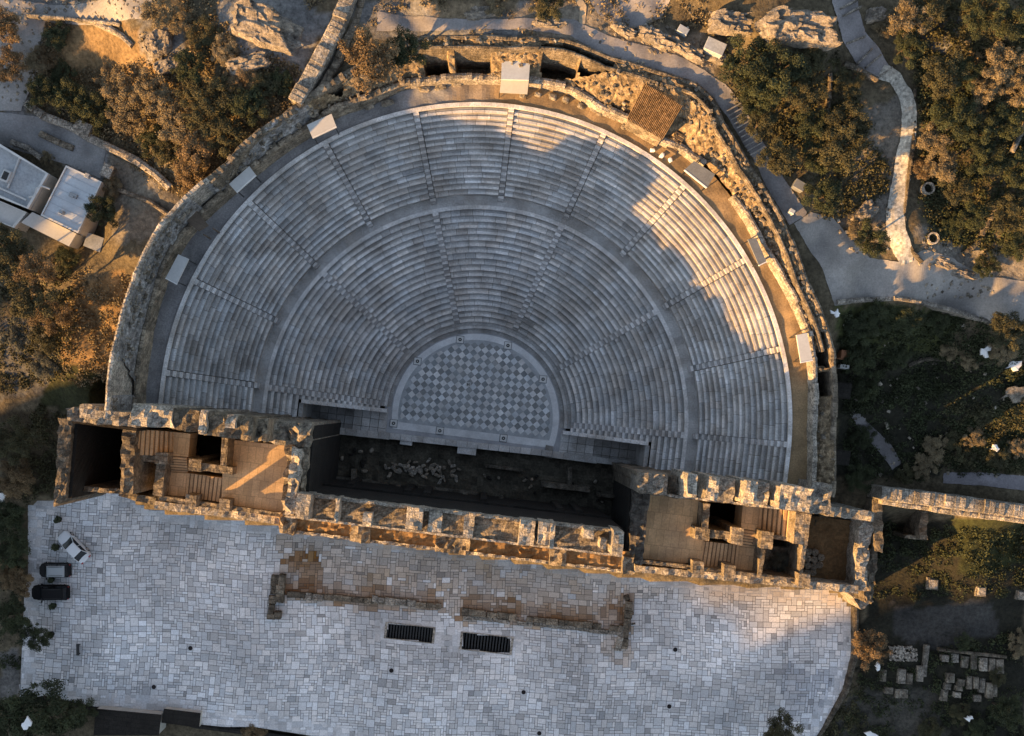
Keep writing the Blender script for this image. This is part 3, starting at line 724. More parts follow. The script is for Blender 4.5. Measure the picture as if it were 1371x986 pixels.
# stage pit floor
mb = MB()
qf = [P(x, y, -.8) for x, y in ((400, 575), (868, 628), (862, 712), (395, 660))]
for i in range(60):
    for j in range(14):
        f4 = []
        for a, b in ((i, j), (i+1, j), (i+1, j+1), (i, j+1)):
            p = qf[0].lerp(qf[1], a/60).lerp(qf[3].lerp(qf[2], a/60), b/14); p.z = -.8+.25*nz(p.x*.7, p.y*.7)+.12*nz(p.x*2, p.y*2); f4.append(p)
        mb.quad(*f4, col=[random.uniform(.7, 1.3)]*3)
mb.build('stage_floor', M['earth'], stage)
for (x0, y0, x1, y1, z, c) in ((470, 628, 476, 650, .5, 1.5), (500, 655, 507, 678, 1.6, 1.5), (530, 650, 536, 672, 1.4, 1.5), (620, 660, 626, 680, 1.4, 1.6), (725, 645, 790, 652, .6, 1.3), (430, 636, 520, 640, .3, 1), (560, 650, 640, 654, .3, 1), (650, 622, 700, 626, .25, .9), (760, 625, 766, 650, .5, 1), (668, 665, 674, 686, 1.2, 1.1), (800, 660, 850, 665, .7, 1)):
    mb = MB(); mb.prism([P(x, y, z)[:2] for x, y in ((x0, y0), (x1, y0+(x1-x0)*.12), (x1, y1+(x1-x0)*.12), (x0, y1))], z, -1, [c*.42]*3); mb.build('foundation_course', M['rubble_top'], stage)
# front of the stage: pale marble strip, notch and steps
def front(xa, ya, xb, yb, wd, z, base=1.0, m='marble'):
    n = max(1, int((xb-xa)/14)); mb = MB()
    for k in range(n):
        s0, s1 = k/n, (k+1)/n-.004; p = lambda s, o: P(xa+(xb-xa)*s-o*.12, ya+(yb-ya)*s+o, z)[:2]
        mb.prism([p(s0, 0), p(s1, 0), p(s1, wd), p(s0, wd)], z+random.uniform(-.03, .03), -1, [base*random.uniform(.85, 1.1)]*3)
    mb.build('stage_front', M[m], stage)
front(448, 572, 522, 580, 9, .5, .9); front(522, 580, 612, 590, 8, .5, 1.0); front(612, 590, 740, 604, 8, .45, 1.05); front(740, 604, 800, 612, 9, .5, .8); front(800, 612, 860, 619, 8, .8, .6)
front(536, 589, 552, 591, 6, .3, .9); front(613, 598, 638, 601, 9, .35, 1.1); front(731, 596, 741, 598, 16, .25, .55)
W([(408, 572), (448, 577), (444, 612), (404, 606)], 3.0, -1, 'stone_dark', .4, base=3.8); W([(405, 606), (440, 611), (436, 650), (400, 645)], 1.2, -1, 'stone_dark', .4)
# --- west wing
W([(79, 560), (97, 562), (88, 668), (72, 680)], 14, -1, base=.6, name='wall')
W([(88, 546), (134, 549), (133, 569), (92, 563)], 20, -1, 'stone_pale', .5, base=.6)
W([(132, 550), (182, 553), (181, 573), (132, 567)], 24.6, -1, 'stone_pale', .4, base=.7)
W([(108, 541), (134, 544), (132, 562), (106, 560)], 21, 10, 'stone_pale', .5, base=.9)
W([(164, 570), (182, 573), (177, 662), (160, 658)], 14, -1, base=.7)
W([(86, 649), (164, 656), (163, 662), (85, 656)], 10, -1, base=.8, rough=.3)
mb = MB(); mb.prism([P(x, y, 0)[:2] for x, y in ((95, 560), (180, 570), (175, 660), (90, 652))], -.9, -1.5, (.5, .5, .5)); mb.build('room_floor', M['earth'], stage)
W([(178, 540), (232, 545), (231, 574), (176, 569)], 26.6, -1, 'stone_pale', .5, base=1.0, name='pier')
W([(230, 547), (272, 551), (270, 580), (228, 575)], 26.2, -1, 'stone', .5, base=.5)
W([(268, 549), (278, 550), (274, 582), (265, 581)], 27.2, -1, 'stone_pale', .35, name='pier', base=1.0)
W([(276, 552), (340, 559), (337, 590), (273, 583)], 26.4, -1, 'stone', .6, base=.65)
W([(304, 555), (316, 556), (314, 574), (302, 573)], 27.3, 24, 'stone_pale', .3, name='pier')
W([(338, 560), (360, 562), (357, 592), (335, 590)], 24.5, -1, 'stone', .6, base=.8)
W([(356, 561), (418, 568), (414, 600), (353, 592)], 21.3, -1, 'rubble_top', .9, base=.9)
W([(384, 588), (415, 593), (404, 692), (377, 690)], 20.8, -1, 'stone', .8, base=1.0, name='return_wall')
W([(391, 600), (404, 601), (396, 690), (380, 690)], 22.0, 17, 'stone_pale', .8, name='pier', base=1.1)
ZF = 10.0
def Fl(q, z=ZF, base=1.0, m='hall', name='hall_floor', rough=0): return qb(q, z, z-3, name, M[m], stage, rough, base=base)
Fl([(300, 588), (392, 598), (384, 696), (296, 678)])
steps([(182, 574), (225, 579), (224, 612), (179, 608)], 9, 13.5, 10.2, 5, 'stair_flight', M['hallstep'], stage)
Fl([(225, 578), (255, 581), (252, 612), (224, 610)], 10.1, .85)
steps([(224, 610), (252, 612), (249, 634), (222, 632)], 6, 10.2, 9, 5, 'stair_flight', M['hallstep'], stage, 'y')
Fl([(221, 632), (250, 634), (247, 665), (216, 662)], 9.2, .95)
steps([(249, 634), (300, 640), (296, 672), (246, 666)], 9, 9.1, ZF+.02, 5, 'stair_flight', M['hallstep'], stage)
W([(179, 609), (224, 612), (223, 620), (178, 617)], 11.5, 0, rough=.15, base=.9); W([(208, 606), (225, 607), (224, 622), (207, 621)], 12, 0, rough=.15)
W([(210, 618), (222, 619), (217, 665), (204, 663)], 11.4, 0, rough=.2, base=.9)
W([(253, 614), (270, 616), (269, 632), (252, 630)], 12, 0, rough=.15); W([(270, 620), (312, 626), (311, 636), (269, 630)], 11.8, 0, rough=.15, base=.95)
W([(297, 584), (306, 585), (303, 624), (295, 623)], 12.4, 0, rough=.15, base=1.05); W([(303, 583), (306, 583), (303, 624), (301, 624)], 12.9, 0, rough=.15, base=.8)
W([(160, 655), (210, 668), (209, 678), (158, 664)], 5, -1, 'rubble_top', .4, base=.6)
W([(214, 664), (386, 688), (385, 694), (213, 670)], 10.6, -.2, rough=.2, base=1.0, name='south_wall')
W([(208, 671), (386, 693), (385, 704), (206, 681)], 9.6, -.2, rough=.25, base=.95, m='stone_pale', name='south_wall')
for x in (249, 294): W([(x, 662+(x-249)*.12), (x+14, 664+(x-249)*.12), (x+13, 680+(x-249)*.12), (x-1, 678+(x-249)*.12)], 12, -.2, rough=.15, name='pier')
qd = [(182, 620), (212, 625), (210, 672), (178, 667)]
# --- east wing
W([(852, 632), (1112, 660), (1108, 690), (858, 661)], 19.0, -1, 'stone', .5, base=.8)
for q, z, b in (([(921, 634), (934, 636), (932, 668), (919, 666)], 23.2, 1.1), ([(948, 637), (963, 639), (960, 671), (945, 669)], 23.0, 1.1), ([(962, 639), (985, 642), (981, 673), (958, 670)], 21.2, .75), ([(1000, 643), (1015, 645), (1012, 676), (997, 674)], 23.2, 1.15), ([(1015, 645), (1030, 647), (1027, 678), (1011, 676)], 21.4, .85), ([(1045, 649), (1087, 654), (1083, 686), (1042, 681)], 22.8, 1.05), ([(1086, 645), (1114, 648), (1111, 689), (1082, 686)], 20.6, .7), ([(857, 633), (895, 636), (892, 664), (855, 660)], 20.6, .65)):
    qb(q, z, 15, 'pier', M['stone_pale'], stage, .5, base=b)
W([(895, 662), (1085, 684), (1085, 687), (895, 665)], 20, 12, 'stone_pale', .25, base=1.2, name='parapet')
W([(1108, 678), (1172, 686), (1169, 699), (1106, 690)], 16, -1, 'stone_pale', .5, base=.75)
W([(1152, 694), (1170, 697), (1158, 792), (1143, 788)], 8.8, -1, 'stone_pale', .6, base=1.0, name='east_wall')
W([(1170, 694), (1177, 730), (1167, 810), (1155, 806)], 7.8, -1, 'stone', .5, base=.6, name='east_wall')
W([(1128, 780), (1146, 782), (1170, 806), (1152, 816)], 5, -1, 'stone_pale', .5, base=.8, name='wall_stub')
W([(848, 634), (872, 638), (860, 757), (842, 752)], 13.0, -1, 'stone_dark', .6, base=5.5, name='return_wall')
Fl([(866, 655), (948, 666), (938, 756), (855, 748)], 9.5, .95)
Fl([(995, 672), (1024, 676), (1021, 712), (992, 708)], 9.6, .9)
steps([(992, 708), (1021, 712), (1018, 736), (990, 732)], 6, 9.6, 8.6, 4, 'stair_flight', M['hallstep'], stage, 'y')
Fl([(990, 732), (1018, 736), (1014, 774), (986, 770)], 8.6, 1.0)
steps([(1023, 676), (1070, 682), (1066, 720), (1020, 715)], 9, 9.6, 12.8, 4, 'stair_flight', M['hallstep'], stage)
steps([(938, 724), (991, 731), (987, 768), (932, 760)], 10, 9.4, 8.7, 4, 'stair_flight', M['hallstep'], stage)
W([(942, 674), (951, 675), (948, 712), (939, 710)], 12, 0, rough=.15); W([(932, 706), (951, 709), (949, 725), (930, 722)], 12, 0, rough=.15)
W([(949, 709), (982, 713), (980, 723), (948, 720)], 11.8, 0, rough=.2, base=.85); W([(980, 706), (996, 708), (994, 731), (978, 728)], 12.4, 0, rough=.15)
W([(1020, 711), (1036, 713), (1034, 736), (1018, 734)], 12, 0, rough=.15); W([(1036, 716), (1066, 720), (1065, 726), (1035, 722)], 11.5, 0, rough=.15, base=.8)
W([(1066, 686), (1086, 689), (1081, 731), (1062, 728)], 14, 0, rough=.2, base=1.15)
W([(1074, 730), (1080, 731), (1074, 776), (1069, 775)], 11, 0, rough=.2, base=.9); W([(1019, 734), (1025, 735), (1020, 772), (1015, 771)], 11, 0, rough=.15, base=.8)
Fl([(1024, 730), (1075, 736), (1070, 782), (1018, 776)], 6.0, 1.0, 'rubble_top', 'rubble_fill', .5)
Fl([(1080, 690), (1156, 700), (1146, 792), (1072, 782)], 6.0, .7, 'earth_brown', 'room_floor', .15)
W([(856, 749), (1068, 775), (1067, 780), (855, 754)], 10.6, -.2, rough=.2, base=.9, name='south_wall')
W([(851, 757), (1150, 785), (1149, 795), (850, 766)], 9.2, -.2, rough=.25, base=1.0, m='stone_pale', name='south_wall')
for x in (928, 970, 1070): W([(x, 751+(x-928)*.12), (x+15, 753+(x-928)*.12), (x+14, 770+(x-928)*.12), (x-1, 768+(x-928)*.12)], 11.8, -.2, rough=.15, name='pier', base=.9)
# dark shaft walls and lower floors
mb = MB(); mb.prism([P(x, y, 0)[:2] for x, y in ((176, 575), (400, 600), (386, 690), (170, 672))], -.7, -1.2, (.6, .6, .6)); mb.build('lower_floor', M['earth'], stage); mb = MB(); mb.prism([P(x, y, 0)[:2] for x, y in ((850, 650), (1160, 690), (1150, 790), (845, 752))], -.7, -1.2, (.6, .6, .6)); mb.build('lower_floor', M['earth'], stage)
W([(295, 600), (297, 600), (296, 632), (294, 632)], 9, -.7, 'stone_dark', .1)

# ---------------------------------------------------------------- column drums in the east room
drum0 = None
def drum_mesh():
    mb = MB(); mb.tube((0, 0, 0), (0, 0, .75), .42, .41, 20); mb.tube((0, 0, .75), (0, 0, .79), .37, .36, 20, (.85, .85, .85)); mb.tube((0, 0, .79), (0, 0, .80), .07, .07, 8, (.3, .3, .3)); return mb
pos = [(1083, 739), (1092, 740), (1082, 748.5), (1091, 750), (1100, 747), (1081, 768), (1089, 767), (1098, 757), (1082, 758), (1090, 759)]
for i, (x, y) in enumerate(pos):
    p = P(x, y, 6.9); p.z = 6.05
    if drum0 is None: drum0 = drum_mesh().build('column_drum', M['stone'], None); o = drum0
    else: o = drum0.copy(); COL.objects.link(o)
    o.location = p; o.rotation_euler = (0, 0, i*.7)
    tag(o, 'round stone column drum standing on the brown floor of the end room', 'column drum', 'column drums stored in the end room')

# ---------------------------------------------------------------- loose blocks
def rockmesh(seed, blocky=.5, n=2):
    import bmesh
    bm = bmesh.new(); bmesh.ops.create_icosphere(bm, subdivisions=n, radius=.5)
    for v in bm.verts:
        c = v.co; m_ = max(abs(c.x), abs(c.y), abs(c.z)); cube = c*(.5/m_)*.8
        v.co = c.lerp(cube, blocky); v.co += Vector((nz(c.x*2, c.y*2, seed), nz(c.x*2, c.y*2, seed+9), nz(c.x*2, c.z*2, seed+19)))*.16
        v.co.z += .42
    me = bpy.data.meshes.new('stone'); bm.to_mesh(me); bm.free()
    at = me.attributes.new('col', 'FLOAT_COLOR', 'FACE'); at.data.foreach_set('color', np.ones(len(me.polygons)*4, dtype=np.float32)); return me
ROCKS = {}
def rock(name, x, y, z, sx, sy, sz, rz, m, label, cat, group=None, blocky=.8, seed=None, on=None):
    seed = random.randint(0, 7) if seed is None else seed
    key = (seed, blocky, m)
    if key not in ROCKS: me = rockmesh(seed, blocky, 2 if max(sx, sy) < 3 else 4); me.materials.append(M[m]); ROCKS[key] = me
    o = bpy.data.objects.new(name, ROCKS[key]); COL.objects.link(o)
    p = P(x, y, z); zz = z if on is None else on(p.x, p.y)
    o.location = (p.x, p.y, zz-.03*sz); o.scale = (sx, sy, sz); o.rotation_euler = (0, 0, rz)
    return tag(o, label, cat, group)
G_STAGE = 'marble fragments heaped on the stage floor'
for k in range(64):
    t = random.random(); x = 520+95*t+random.gauss(0, 5); y = 626+12*t+random.gauss(0, 6)-(3 if t > .5 else 0)
    rock('marble_fragment', x, y, -.75, random.uniform(.5, 1.1), random.uniform(.3, .55), random.uniform(.25, .45), random.uniform(0, 3), 'stone_pale' if k % 2 else 'rubble_top', 'rough marble fragment lying in the long heap on the dark stage floor', 'stone', G_STAGE)
for k, (x, y) in enumerate([(458, 614), (475, 603), (483, 605), (470, 609), (498, 603), (487, 617), (488, 631), (485, 619), (497, 604), (486, 623)]):
    rock('marble_fragment', x, y, -.7, random.uniform(.6, 1.0), random.uniform(.4, .55), .4, random.choice([0, 1.5]), 'stone_dark' if k % 2 else 'rubble_top', 'squared stone block scattered at the left end of the dark stage floor', 'stone', 'squared blocks at the left end of the stage floor')
for k, (x, y) in enumerate([(649, 637), (655, 640), (668, 640), (705, 640), (712, 642), (718, 638), (710, 652), (716, 660), (703, 643), (765, 648), (797, 645), (800, 670), (806, 672), (803, 660)]):
    rock('marble_fragment', x, y, -.7, random.uniform(.4, .8), random.uniform(.3, .5), .4, random.uniform(0, 3), 'stone_dark' if k % 2 else 'rubble_top', 'small broken stone scattered on the right half of the dark stage floor', 'stone', 'small stones on the right half of the stage floor')
# storage yard at lower right
ORD = ['first', 'second', 'third', 'fourth', 'fifth', 'sixth', 'seventh', 'eighth', 'ninth', 'tenth', 'eleventh', 'twelfth']
yard = [(1206, 905, 12, 22), (1183, 905, 10, 18), (1216, 908, 10, 17), (1230, 901, 10, 24), (1190, 925, 14, 10), (1207, 929, 20, 14),
        (1276, 880, 12, 14), (1289, 885, 11, 18), (1300, 883, 10, 26), (1311, 887, 11, 20), (1322, 888, 10, 20), (1333, 890, 12, 22), (1262, 880, 12, 10),
        (1269, 906, 12, 14), (1283, 912, 11, 10), (1267, 918, 10, 10), (1281, 920, 11, 8), (1264, 931, 12, 18), (1279, 929, 10, 8), (1294, 912, 8, 20), (1302, 912, 8, 18), (1311, 916, 9, 22), (1320, 922, 10, 24), (1329, 922, 8, 22), (1305, 933, 12, 10)]
for k, (x, y, a, b) in enumerate(yard):
    p = P(x, y, .5); z = T(p.x, p.y); mb = MB(); sx, sy = a/13.0, b/12.4; hh = random.uniform(.45, .8)
    mb.box((0, 0, -.15), sx, sy, hh, 0, [random.uniform(.45, .85)]*3, .06)
    if k % 4 == 1: mb.box((0, sy*.1, hh-.15), sx*.6, sy*.5, .18, 0, (.7, .7, .7), .03)
    o = mb.build('marble_block', M['rubble_top'] if k % 3 else M['stone_pale']); o.location = (p.x, p.y, z); o.rotation_euler = (0, 0, random.uniform(-.15, .05))
    rows_ = [('among the long blocks below the stone chips', 0, 4, 'carved blocks laid out near the rusty tree'), ('of the two short blocks nearest the rusty tree', 4, 6, 'carved blocks laid out near the rusty tree'), ('in the upper row of the storage yard', 6, 13, 'upper row of blocks in the storage yard')]
    low = [i for i in range(13, len(yard))]; g1 = [i for i in low if yard[i][0] < 1288]; g2 = [i for i in low if yard[i][0] >= 1288]
    sets = [(w_, list(range(a_, b_)), g_) for w_, a_, b_, g_ in rows_]+[('in the left cluster of the lower storage yard', g1, 'lower rows of blocks in the storage yard'), ('in the right cluster of the lower storage yard', g2, 'lower rows of blocks in the storage yard')]
    for w_, ids, g_ in sets:
        if k in ids:
            n_ = sorted(ids, key=lambda q: yard[q][0]).index(k); tag(o, ORD[n_]+' carved stone block from the left '+w_, 'stone block', g_)
mb = MB(); r_ = random.Random(5)
for k in range(150):
    p = P(r_.uniform(1190, 1225), r_.uniform(865, 884), .3); mb.box((p.x, p.y, T(p.x, p.y)-.1), r_.uniform(.15, .4), r_.uniform(.1, .25), .3, r_.uniform(0, 3), [r_.uniform(.6, 1.3)]*3)
tag(mb.build('stone_chips', M['stone_pale']), 'bed of small pale stone chips above the carved blocks', 'rubble', kind='stuff')
# pale squared bases in the dark ground and odd items
for (x, y, s, lab) in [(1244, 780, 16, 'carved square stone base on dark ground, left of two in a line'), (1303, 788, 14, 'dull square stone base on dark ground, right of the carved one'), (1361, 795, 13, 'faint square stone base near the right edge of the dark ground')]:
    p = P(x, y, 1); t = thing('stone_base', lab, 'stone base', (p.x, p.y, T(p.x, p.y)-.1), R_(-5))
    mb = MB(); mb.box((0, 0, 0), s/10.7, s/10.7, .35, 0, (.8, .8, .8), .05); mb.build('plinth', M['rubble_top'], t)
    mb = MB(); mb.box((0, 0, .35), s/15, s/15, .25, 0, (1, 1, 1), .05); mb.build('cap', M['stone_pale'], t)

# ---------------------------------------------------------------- low foundation walls on the plaza
fw = thing('foundation_wall', 'low ruined foundation of the old portico lying across the marble plaza', 'ruin')
def fblocks(xa, ya, xb, yb, wd, z, m='stone', base=1.0, name='block_course', gap=.1):
    a, b = P(xa, ya, 0), P(xb, yb, 0); d = b-a; Ln = d.length; d.normalize(); an = math.atan2(d.y, d.x); s = 0; mb = MB()
    while s < Ln:
        ln = random.uniform(.7, 1.6); ln = min(ln, Ln-s+.1)
        if random.random() > gap:
            c = a+d*(s+ln/2); mb.box((c.x+random.uniform(-.06, .06), c.y+random.uniform(-.06, .06), -.02), ln-.04, wd*random.uniform(.8, 1.1), z*random.uniform(.6, 1.15), an+random.uniform(-.03, .03), [base*random.uniform(.7, 1.15)]*3, .04)
        s += ln
    mb.build(name, M[m], fw)
fblocks(384, 795, 590, 812, .75, .45, base=.9); fblocks(498, 801, 556, 808, .9, .6, 'stone_pale'); fblocks(618, 818, 832, 842, .8, .5, 'stone', 1.0); fblocks(620, 826, 832, 848, .5, .3, 'stone_pale', .8)
fblocks(369, 770, 363, 828, .9, .6, 'stone', .6); fblocks(379, 768, 373, 826, .95, .9, 'stone', .75); fblocks(410, 797, 432, 800, 1.0, .9, 'stone_pale', .9)
fblocks(842, 805, 834, 875, .9, .6, 'stone', .8); fblocks(834, 838, 826, 870, .8, .5, 'stone_pale', .95)
fblocks(838, 797, 848, 835, .6, .4, 'stone', .6)

# stairwells sunk in the plaza
for k, q in enumerate(PITS):
    wq = [P(x, y, 0) for x, y in q]; c = sum(wq, Vector())/4; lab = ['dark sunken stairwell with slatted grille in the plaza, the left of two', 'dark sunken stairwell with slatted grille in the plaza, the right of two'][k]
    t = thing('sunken_stairwell', lab, 'stairwell', (c.x, c.y, 0)); mb = MB()
    lo = [p-c for p in wq]
    for i in range(4):
        a, b = lo[i], lo[(i+1) % 4]; mb.quad((a.x, a.y, .0), (b.x, b.y, .0), (b.x, b.y, -3), (a.x, a.y, -3), (.35, .35, .35))
    mb.poly([(p.x, p.y, -2.8) for p in lo][::-1], (.1, .1, .1)); mb.build('shaft', M['stone_dark'], t)
    mb = MB(); dd = (lo[1]-lo[0]); nn_ = 16
    for i in range(nn_):
        a = lo[0].lerp(lo[1], (i+.3)/nn_); b = lo[3].lerp(lo[2], (i+.3)/nn_); e = dd.normalized()*.09
        mb.prism([(a-e)[:2], (a+e)[:2], (b+e)[:2], (b-e)[:2]], -.22, -.4, (1, 1, 1))
    mb.build('grille', M['metal'], t)
    mb = MB()
    for i in range(4):
        a, b = lo[i], lo[(i+1) % 4]; oa, ob = a*1.05, b*1.05; oa = a+(a.normalized())*.3; ob = b+(b.normalized())*.3
        mb.poly([(a.x, a.y, .07), (b.x, b.y, .07), (ob.x, ob.y, .07), (oa.x, oa.y, .07)][::-1]); mb.quad((a.x, a.y, -.1), (b.x, b.y, -.1), (b.x, b.y, .07), (a.x, a.y, .07))
        mb.quad((oa.x, oa.y, -.1), (ob.x, ob.y, -.1), (ob.x, ob.y, .07), (oa.x, oa.y, .07))
    mb.build('rim', M['stone_pale'], t)
    mb = MB()
    for i in range(4):
        a, b = lo[i], lo[(i+1) % 4]; oa, ob = a+a.normalized()*1.7, b+b.normalized()*1.7
        if i in (1, 3): oa, ob = a+a.normalized()*1.7, b+b.normalized()*1.7
        mb.poly([(a.x, a.y, -.008), (b.x, b.y, -.008), (ob.x, ob.y, -.008), (oa.x, oa.y, -.008)][::-1], (.8, .8, .8))
    mb.build('surround', M['paving'], t)

# ---------------------------------------------------------------- small items on the plaza and the orchestra
def planter(x, y, lab, r=.38):
    p = P(x, y, 0); t = thing('plant_pot', lab, 'plant pot', (p.x, p.y, 0.01))
    mb = MB(); mb.tube((0, 0, 0), (0, 0, .5), r*.8, r, 12); mb.build('pot', M['tyre'], t)
    mb = MB()
    for k in range(60):
        a = random.uniform(0, 6.28); rr = r*1.1*math.sqrt(random.random()); z = .45+random.uniform(0, .45); s = .09
        mb.quad((rr*math.cos(a)-s, rr*math.sin(a)-s, z), (rr*math.cos(a)+s, rr*math.sin(a)-s, z+.05), (rr*math.cos(a)+s, rr*math.sin(a)+s, z), (rr*math.cos(a)-s, rr*math.sin(a)+s, z+.04), [random.uniform(.6, 1.4)]*3)
    mb.build('foliage', M['leaf_green'], t)
planter(80, 695, 'dark potted shrub on the plaza just above the white car'); planter(77, 732, 'dark potted shrub beside the white car'); planter(71, 776, 'dark potted shrub between the two parked dark cars', .3)
planter(73, 811, 'dark potted shrub just below the black car'); planter(70, 849, 'dark potted shrub at the tip of the overhanging tree')
for x, y, lab in [(255, 868, 'small square drain cover in the left half of the plaza'), (206, 920, 'pale round drain cover near the bottom left of the plaza'), (524, 898, 'round drain cover below the left sunken stairwell'), (701, 927, 'square drain cover below the right sunken stairwell'), (904, 870, 'drain cover right of the foundation corner'), (896, 946, 'square drain cover near the bottom centre-right of the plaza'), (722, 982, 'dark drain cover at the bottom edge of the plaza')]:
    p = P(x, y, 0); t = thing('drain_cover', lab, 'drain cover', (p.x, p.y, .012)); mb = MB(); mb.box((0, 0, 0), .72, .72, .03, 0, (.8, .8, .8), .01); mb.build('frame', M['paving'], t)
    mb = MB(); mb.tube((0, 0, .03), (0, 0, .06), .28, .27, 14, (.5, .4, .4)); mb.build('lid', M['metal'], t)
p = P(106, 869, 0); t = thing('bench', 'narrow black bench standing on the plaza below the parked cars', 'bench', (p.x, p.y, .01))
mb = MB(); mb.box((0, 0, .38), .38, 1.45, .07, 0, (1, 1, 1), .02); mb.build('seat', M['metal'], t)
for s in (-1, 1): mb = MB(); mb.box((0, s*.55, 0), .32, .1, .38); mb.build('leg', M['metal'], t)
FL = [(616, 455, 'at the foot of the second stairway'), (680, 463, 'at the foot of the third stairway'), (559, 484, 'at the foot of the leftmost inner stairway'), (727, 508, 'at the right edge of the chequered floor'), (527, 567, 'at the lower left corner of the chequered floor'), (589, 577, 'left of centre on the front border of the chequered floor'), (674, 587, 'right of centre on the front border of the chequered floor')]
for x, y, lab in FL:
    p = P(x, y, 0); t = thing('floor_lamp_box', 'white lamp box '+lab, 'lamp box', (p.x, p.y, .014), -T7); mb = MB(); mb.box((0, 0, 0), .98, .98, .03, 0, (1, 1, 1)); mb.build('gasket', M['dark_sheet'], t); mb = MB(); mb.box((0, 0, 0), .84, .84, .12, 0, (1.2, 1.2, 1.2), .02); mb.build('housing', M['canopy'], t)
    mb = MB(); mb.tube((0, 0, .12), (0, 0, .17), .22, .2, 12); mb.build('lens', M['metal'], t)
    mb = MB(); mb.tube((0, 0, .17), (0, 0, .19), .08, .08, 8); mb.build('bulb', M['lamp'], t)
p = P(627, 515, 0); t = thing('floor_plaque', 'small dark and white plaque in the middle of the chequered floor', 'plaque', (p.x, p.y, .014)); mb = MB(); mb.box((0, 0, 0), .55, .55, .03, -T7, (1, 1, 1), .01); mb.build('slab', M['canopy'], t); mb = MB(); mb.box((-.12, 0, .03), .1, .34, .012); mb.box((.1, 0, .03), .1, .34, .012); mb.box((0, .02, .03), .16, .08, .016); mb.build('inlay', M['metal'], t)

# ---------------------------------------------------------------- canopies and booths on the top walk
def canopy(q, lab, z=18.9, m='canopy', strip=True):
    w_ = [P(x, y, z) for x, y in q]; c = sum(w_, Vector())/4; t = thing('canopy', lab, 'canopy', (c.x, c.y, Z3+.05)); lo = [p-Vector((c.x, c.y, 0)) for p in w_]
    mb = MB(); zz = z-Z3-.05; mb.prism([p[:2] for p in lo], [zz+.12, zz+.12, zz, zz], zz-.18, (1, 1, 1), True); mb.build('roof_panel', M[m], t)
    for p in lo: mb = MB(); mb.box((p.x*.9, p.y*.9, 0), .09, .09, zz-.17); mb.build('post', M['metal'], t)
    if strip:
        a, b = lo[3], lo[2]; e = (a-lo[0]).normalized()*.12; mb = MB(); mb.prism([(a+e*.1)[:2], (b+e*.1)[:2], (b+e)[:2], (a+e)[:2]], zz+.03, zz-.22, (1.4, 1.4, 1.4), True); mb.build('edge_trim', M['canopy'], t)
canopy([(411, 168), (444, 153), (450, 169), (418, 184)], 'pale rectangular canopy on the top walk below the spur wall', z=19.7)
canopy([(307, 247), (334, 223), (342, 234), (316, 257)], 'small pale canopy leaning over the upper left of the seating', z=19.7)
canopy([(239, 341), (253, 347), (237, 380), (222, 372)], 'cream rectangular canopy on the left walk above the seating', z=19.7)
canopy([(929, 216), (957, 234), (947, 251), (917, 227)], 'grey topped canopy on the upper right walk', m='dark_sheet')
canopy([(1001, 321), (1012, 319), (1026, 350), (1016, 355)], 'narrow grey canopy on the right walk', m='dark_sheet')
canopy([(1066, 449), (1080, 446), (1088, 482), (1072, 485)], 'long pale canopy at the right end of the walk')
z = 19.6; q = [P(x, y, z) for x, y in ((672, 79), (710, 80), (708, 107), (671, 106))]; c = sum(q, Vector())/4
t = thing('control_booth', 'blue-white flat roofed booth at the top centre behind the seating', 'booth', (c.x, c.y, Z3+.05)); lo = [p-Vector((c.x, c.y, 0)) for p in q]
mb = MB(); mb.prism([(p*.96)[:2] for p in lo], 2.7, 0, (1, 1, 1)); mb.build('wall', M['wall_paint'], t)
mb = MB(); mb.prism([p[:2] for p in lo], 3.0, 2.72, (1, 1, 1), True); mb.build('roof', M['roof_white'], t)
mb = MB(); q2 = [P(x, y, 18.6)-Vector((c.x, c.y, 0)) for x, y in ((671, 107), (708, 108), (706, 126), (669, 124))]; mb.prism([p[:2] for p in q2], [2.6, 2.6, 2.0, 2.0], 1.9, (.8, .78, .72), True); mb.build('awning', M['canopy'], t)
for p in q2[2:]: mb = MB(); mb.box((p.x, p.y+.1, 0), .08, .08, 1.9); mb.build('post', M['metal'], t)
# tiled shed
z = 20.5; q = [P(x, y, z) for x, y in ((862, 114), (913, 145), (889, 186), (840, 158))]; c = sum(q, Vector())/4
t = thing('tiled_shed', 'small shed with brown tiled roof on the upper right of the ring wall', 'shed', (c.x, c.y, 16.6)); lo = [Vector((p.x-c.x, p.y-c.y, 0)) for p in q]
mb = MB(); mb.prism([(p*.93)[:2] for p in lo], 3.4, 0); mb.build('wall', M['stone'], t)
mb = MB(); nrow, ncol = 14, 26
for i in range(ncol):
    for j in range(nrow):
        s0, s1, r0, r1 = i/ncol, (i+.8)/ncol, j/nrow, (j+1)/nrow; hgt = lambda r: 4.4-1.1*r
        pp = lambda s, r: lo[0].lerp(lo[1], s).lerp(lo[3].lerp(lo[2], s), r); tt = random.uniform(.6, 1.4)
        a, b, c_, d = pp(s0, r0), pp(s1, r0), pp(s1, r1), pp(s0, r1); m0 = (a+b)/2; m1 = (c_+d)/2
        for e in (a, b): e.z = hgt(r0)
        for e in (c_, d): e.z = hgt(r1)+.05
        m0.z = hgt(r0)+.12; m1.z = hgt(r1)+.17
        mb.quad(a, m0, m1, d, [tt]*3); mb.quad(m0, b, c_, m1, [tt]*3)
        g_ = pp((i+1)/ncol, r0); h_ = pp((i+1)/ncol, r1); g_.z = hgt(r0)-.03; h_.z = hgt(r1)-.02; mb.quad(b, g_, h_, c_, [tt*.4]*3)
mb.build('roof', M['tile'], t)
mb = MB(); q = [P(x, y, 20)[:2] for x, y in ((873, 103), (916, 121), (912, 138), (866, 112))]; mb.prism([(a-c.x, b-c.y) for a, b in q], 2.6, 2.3, (1, 1, 1), True); mb.build('rear_roof', M['dark_sheet'], t)
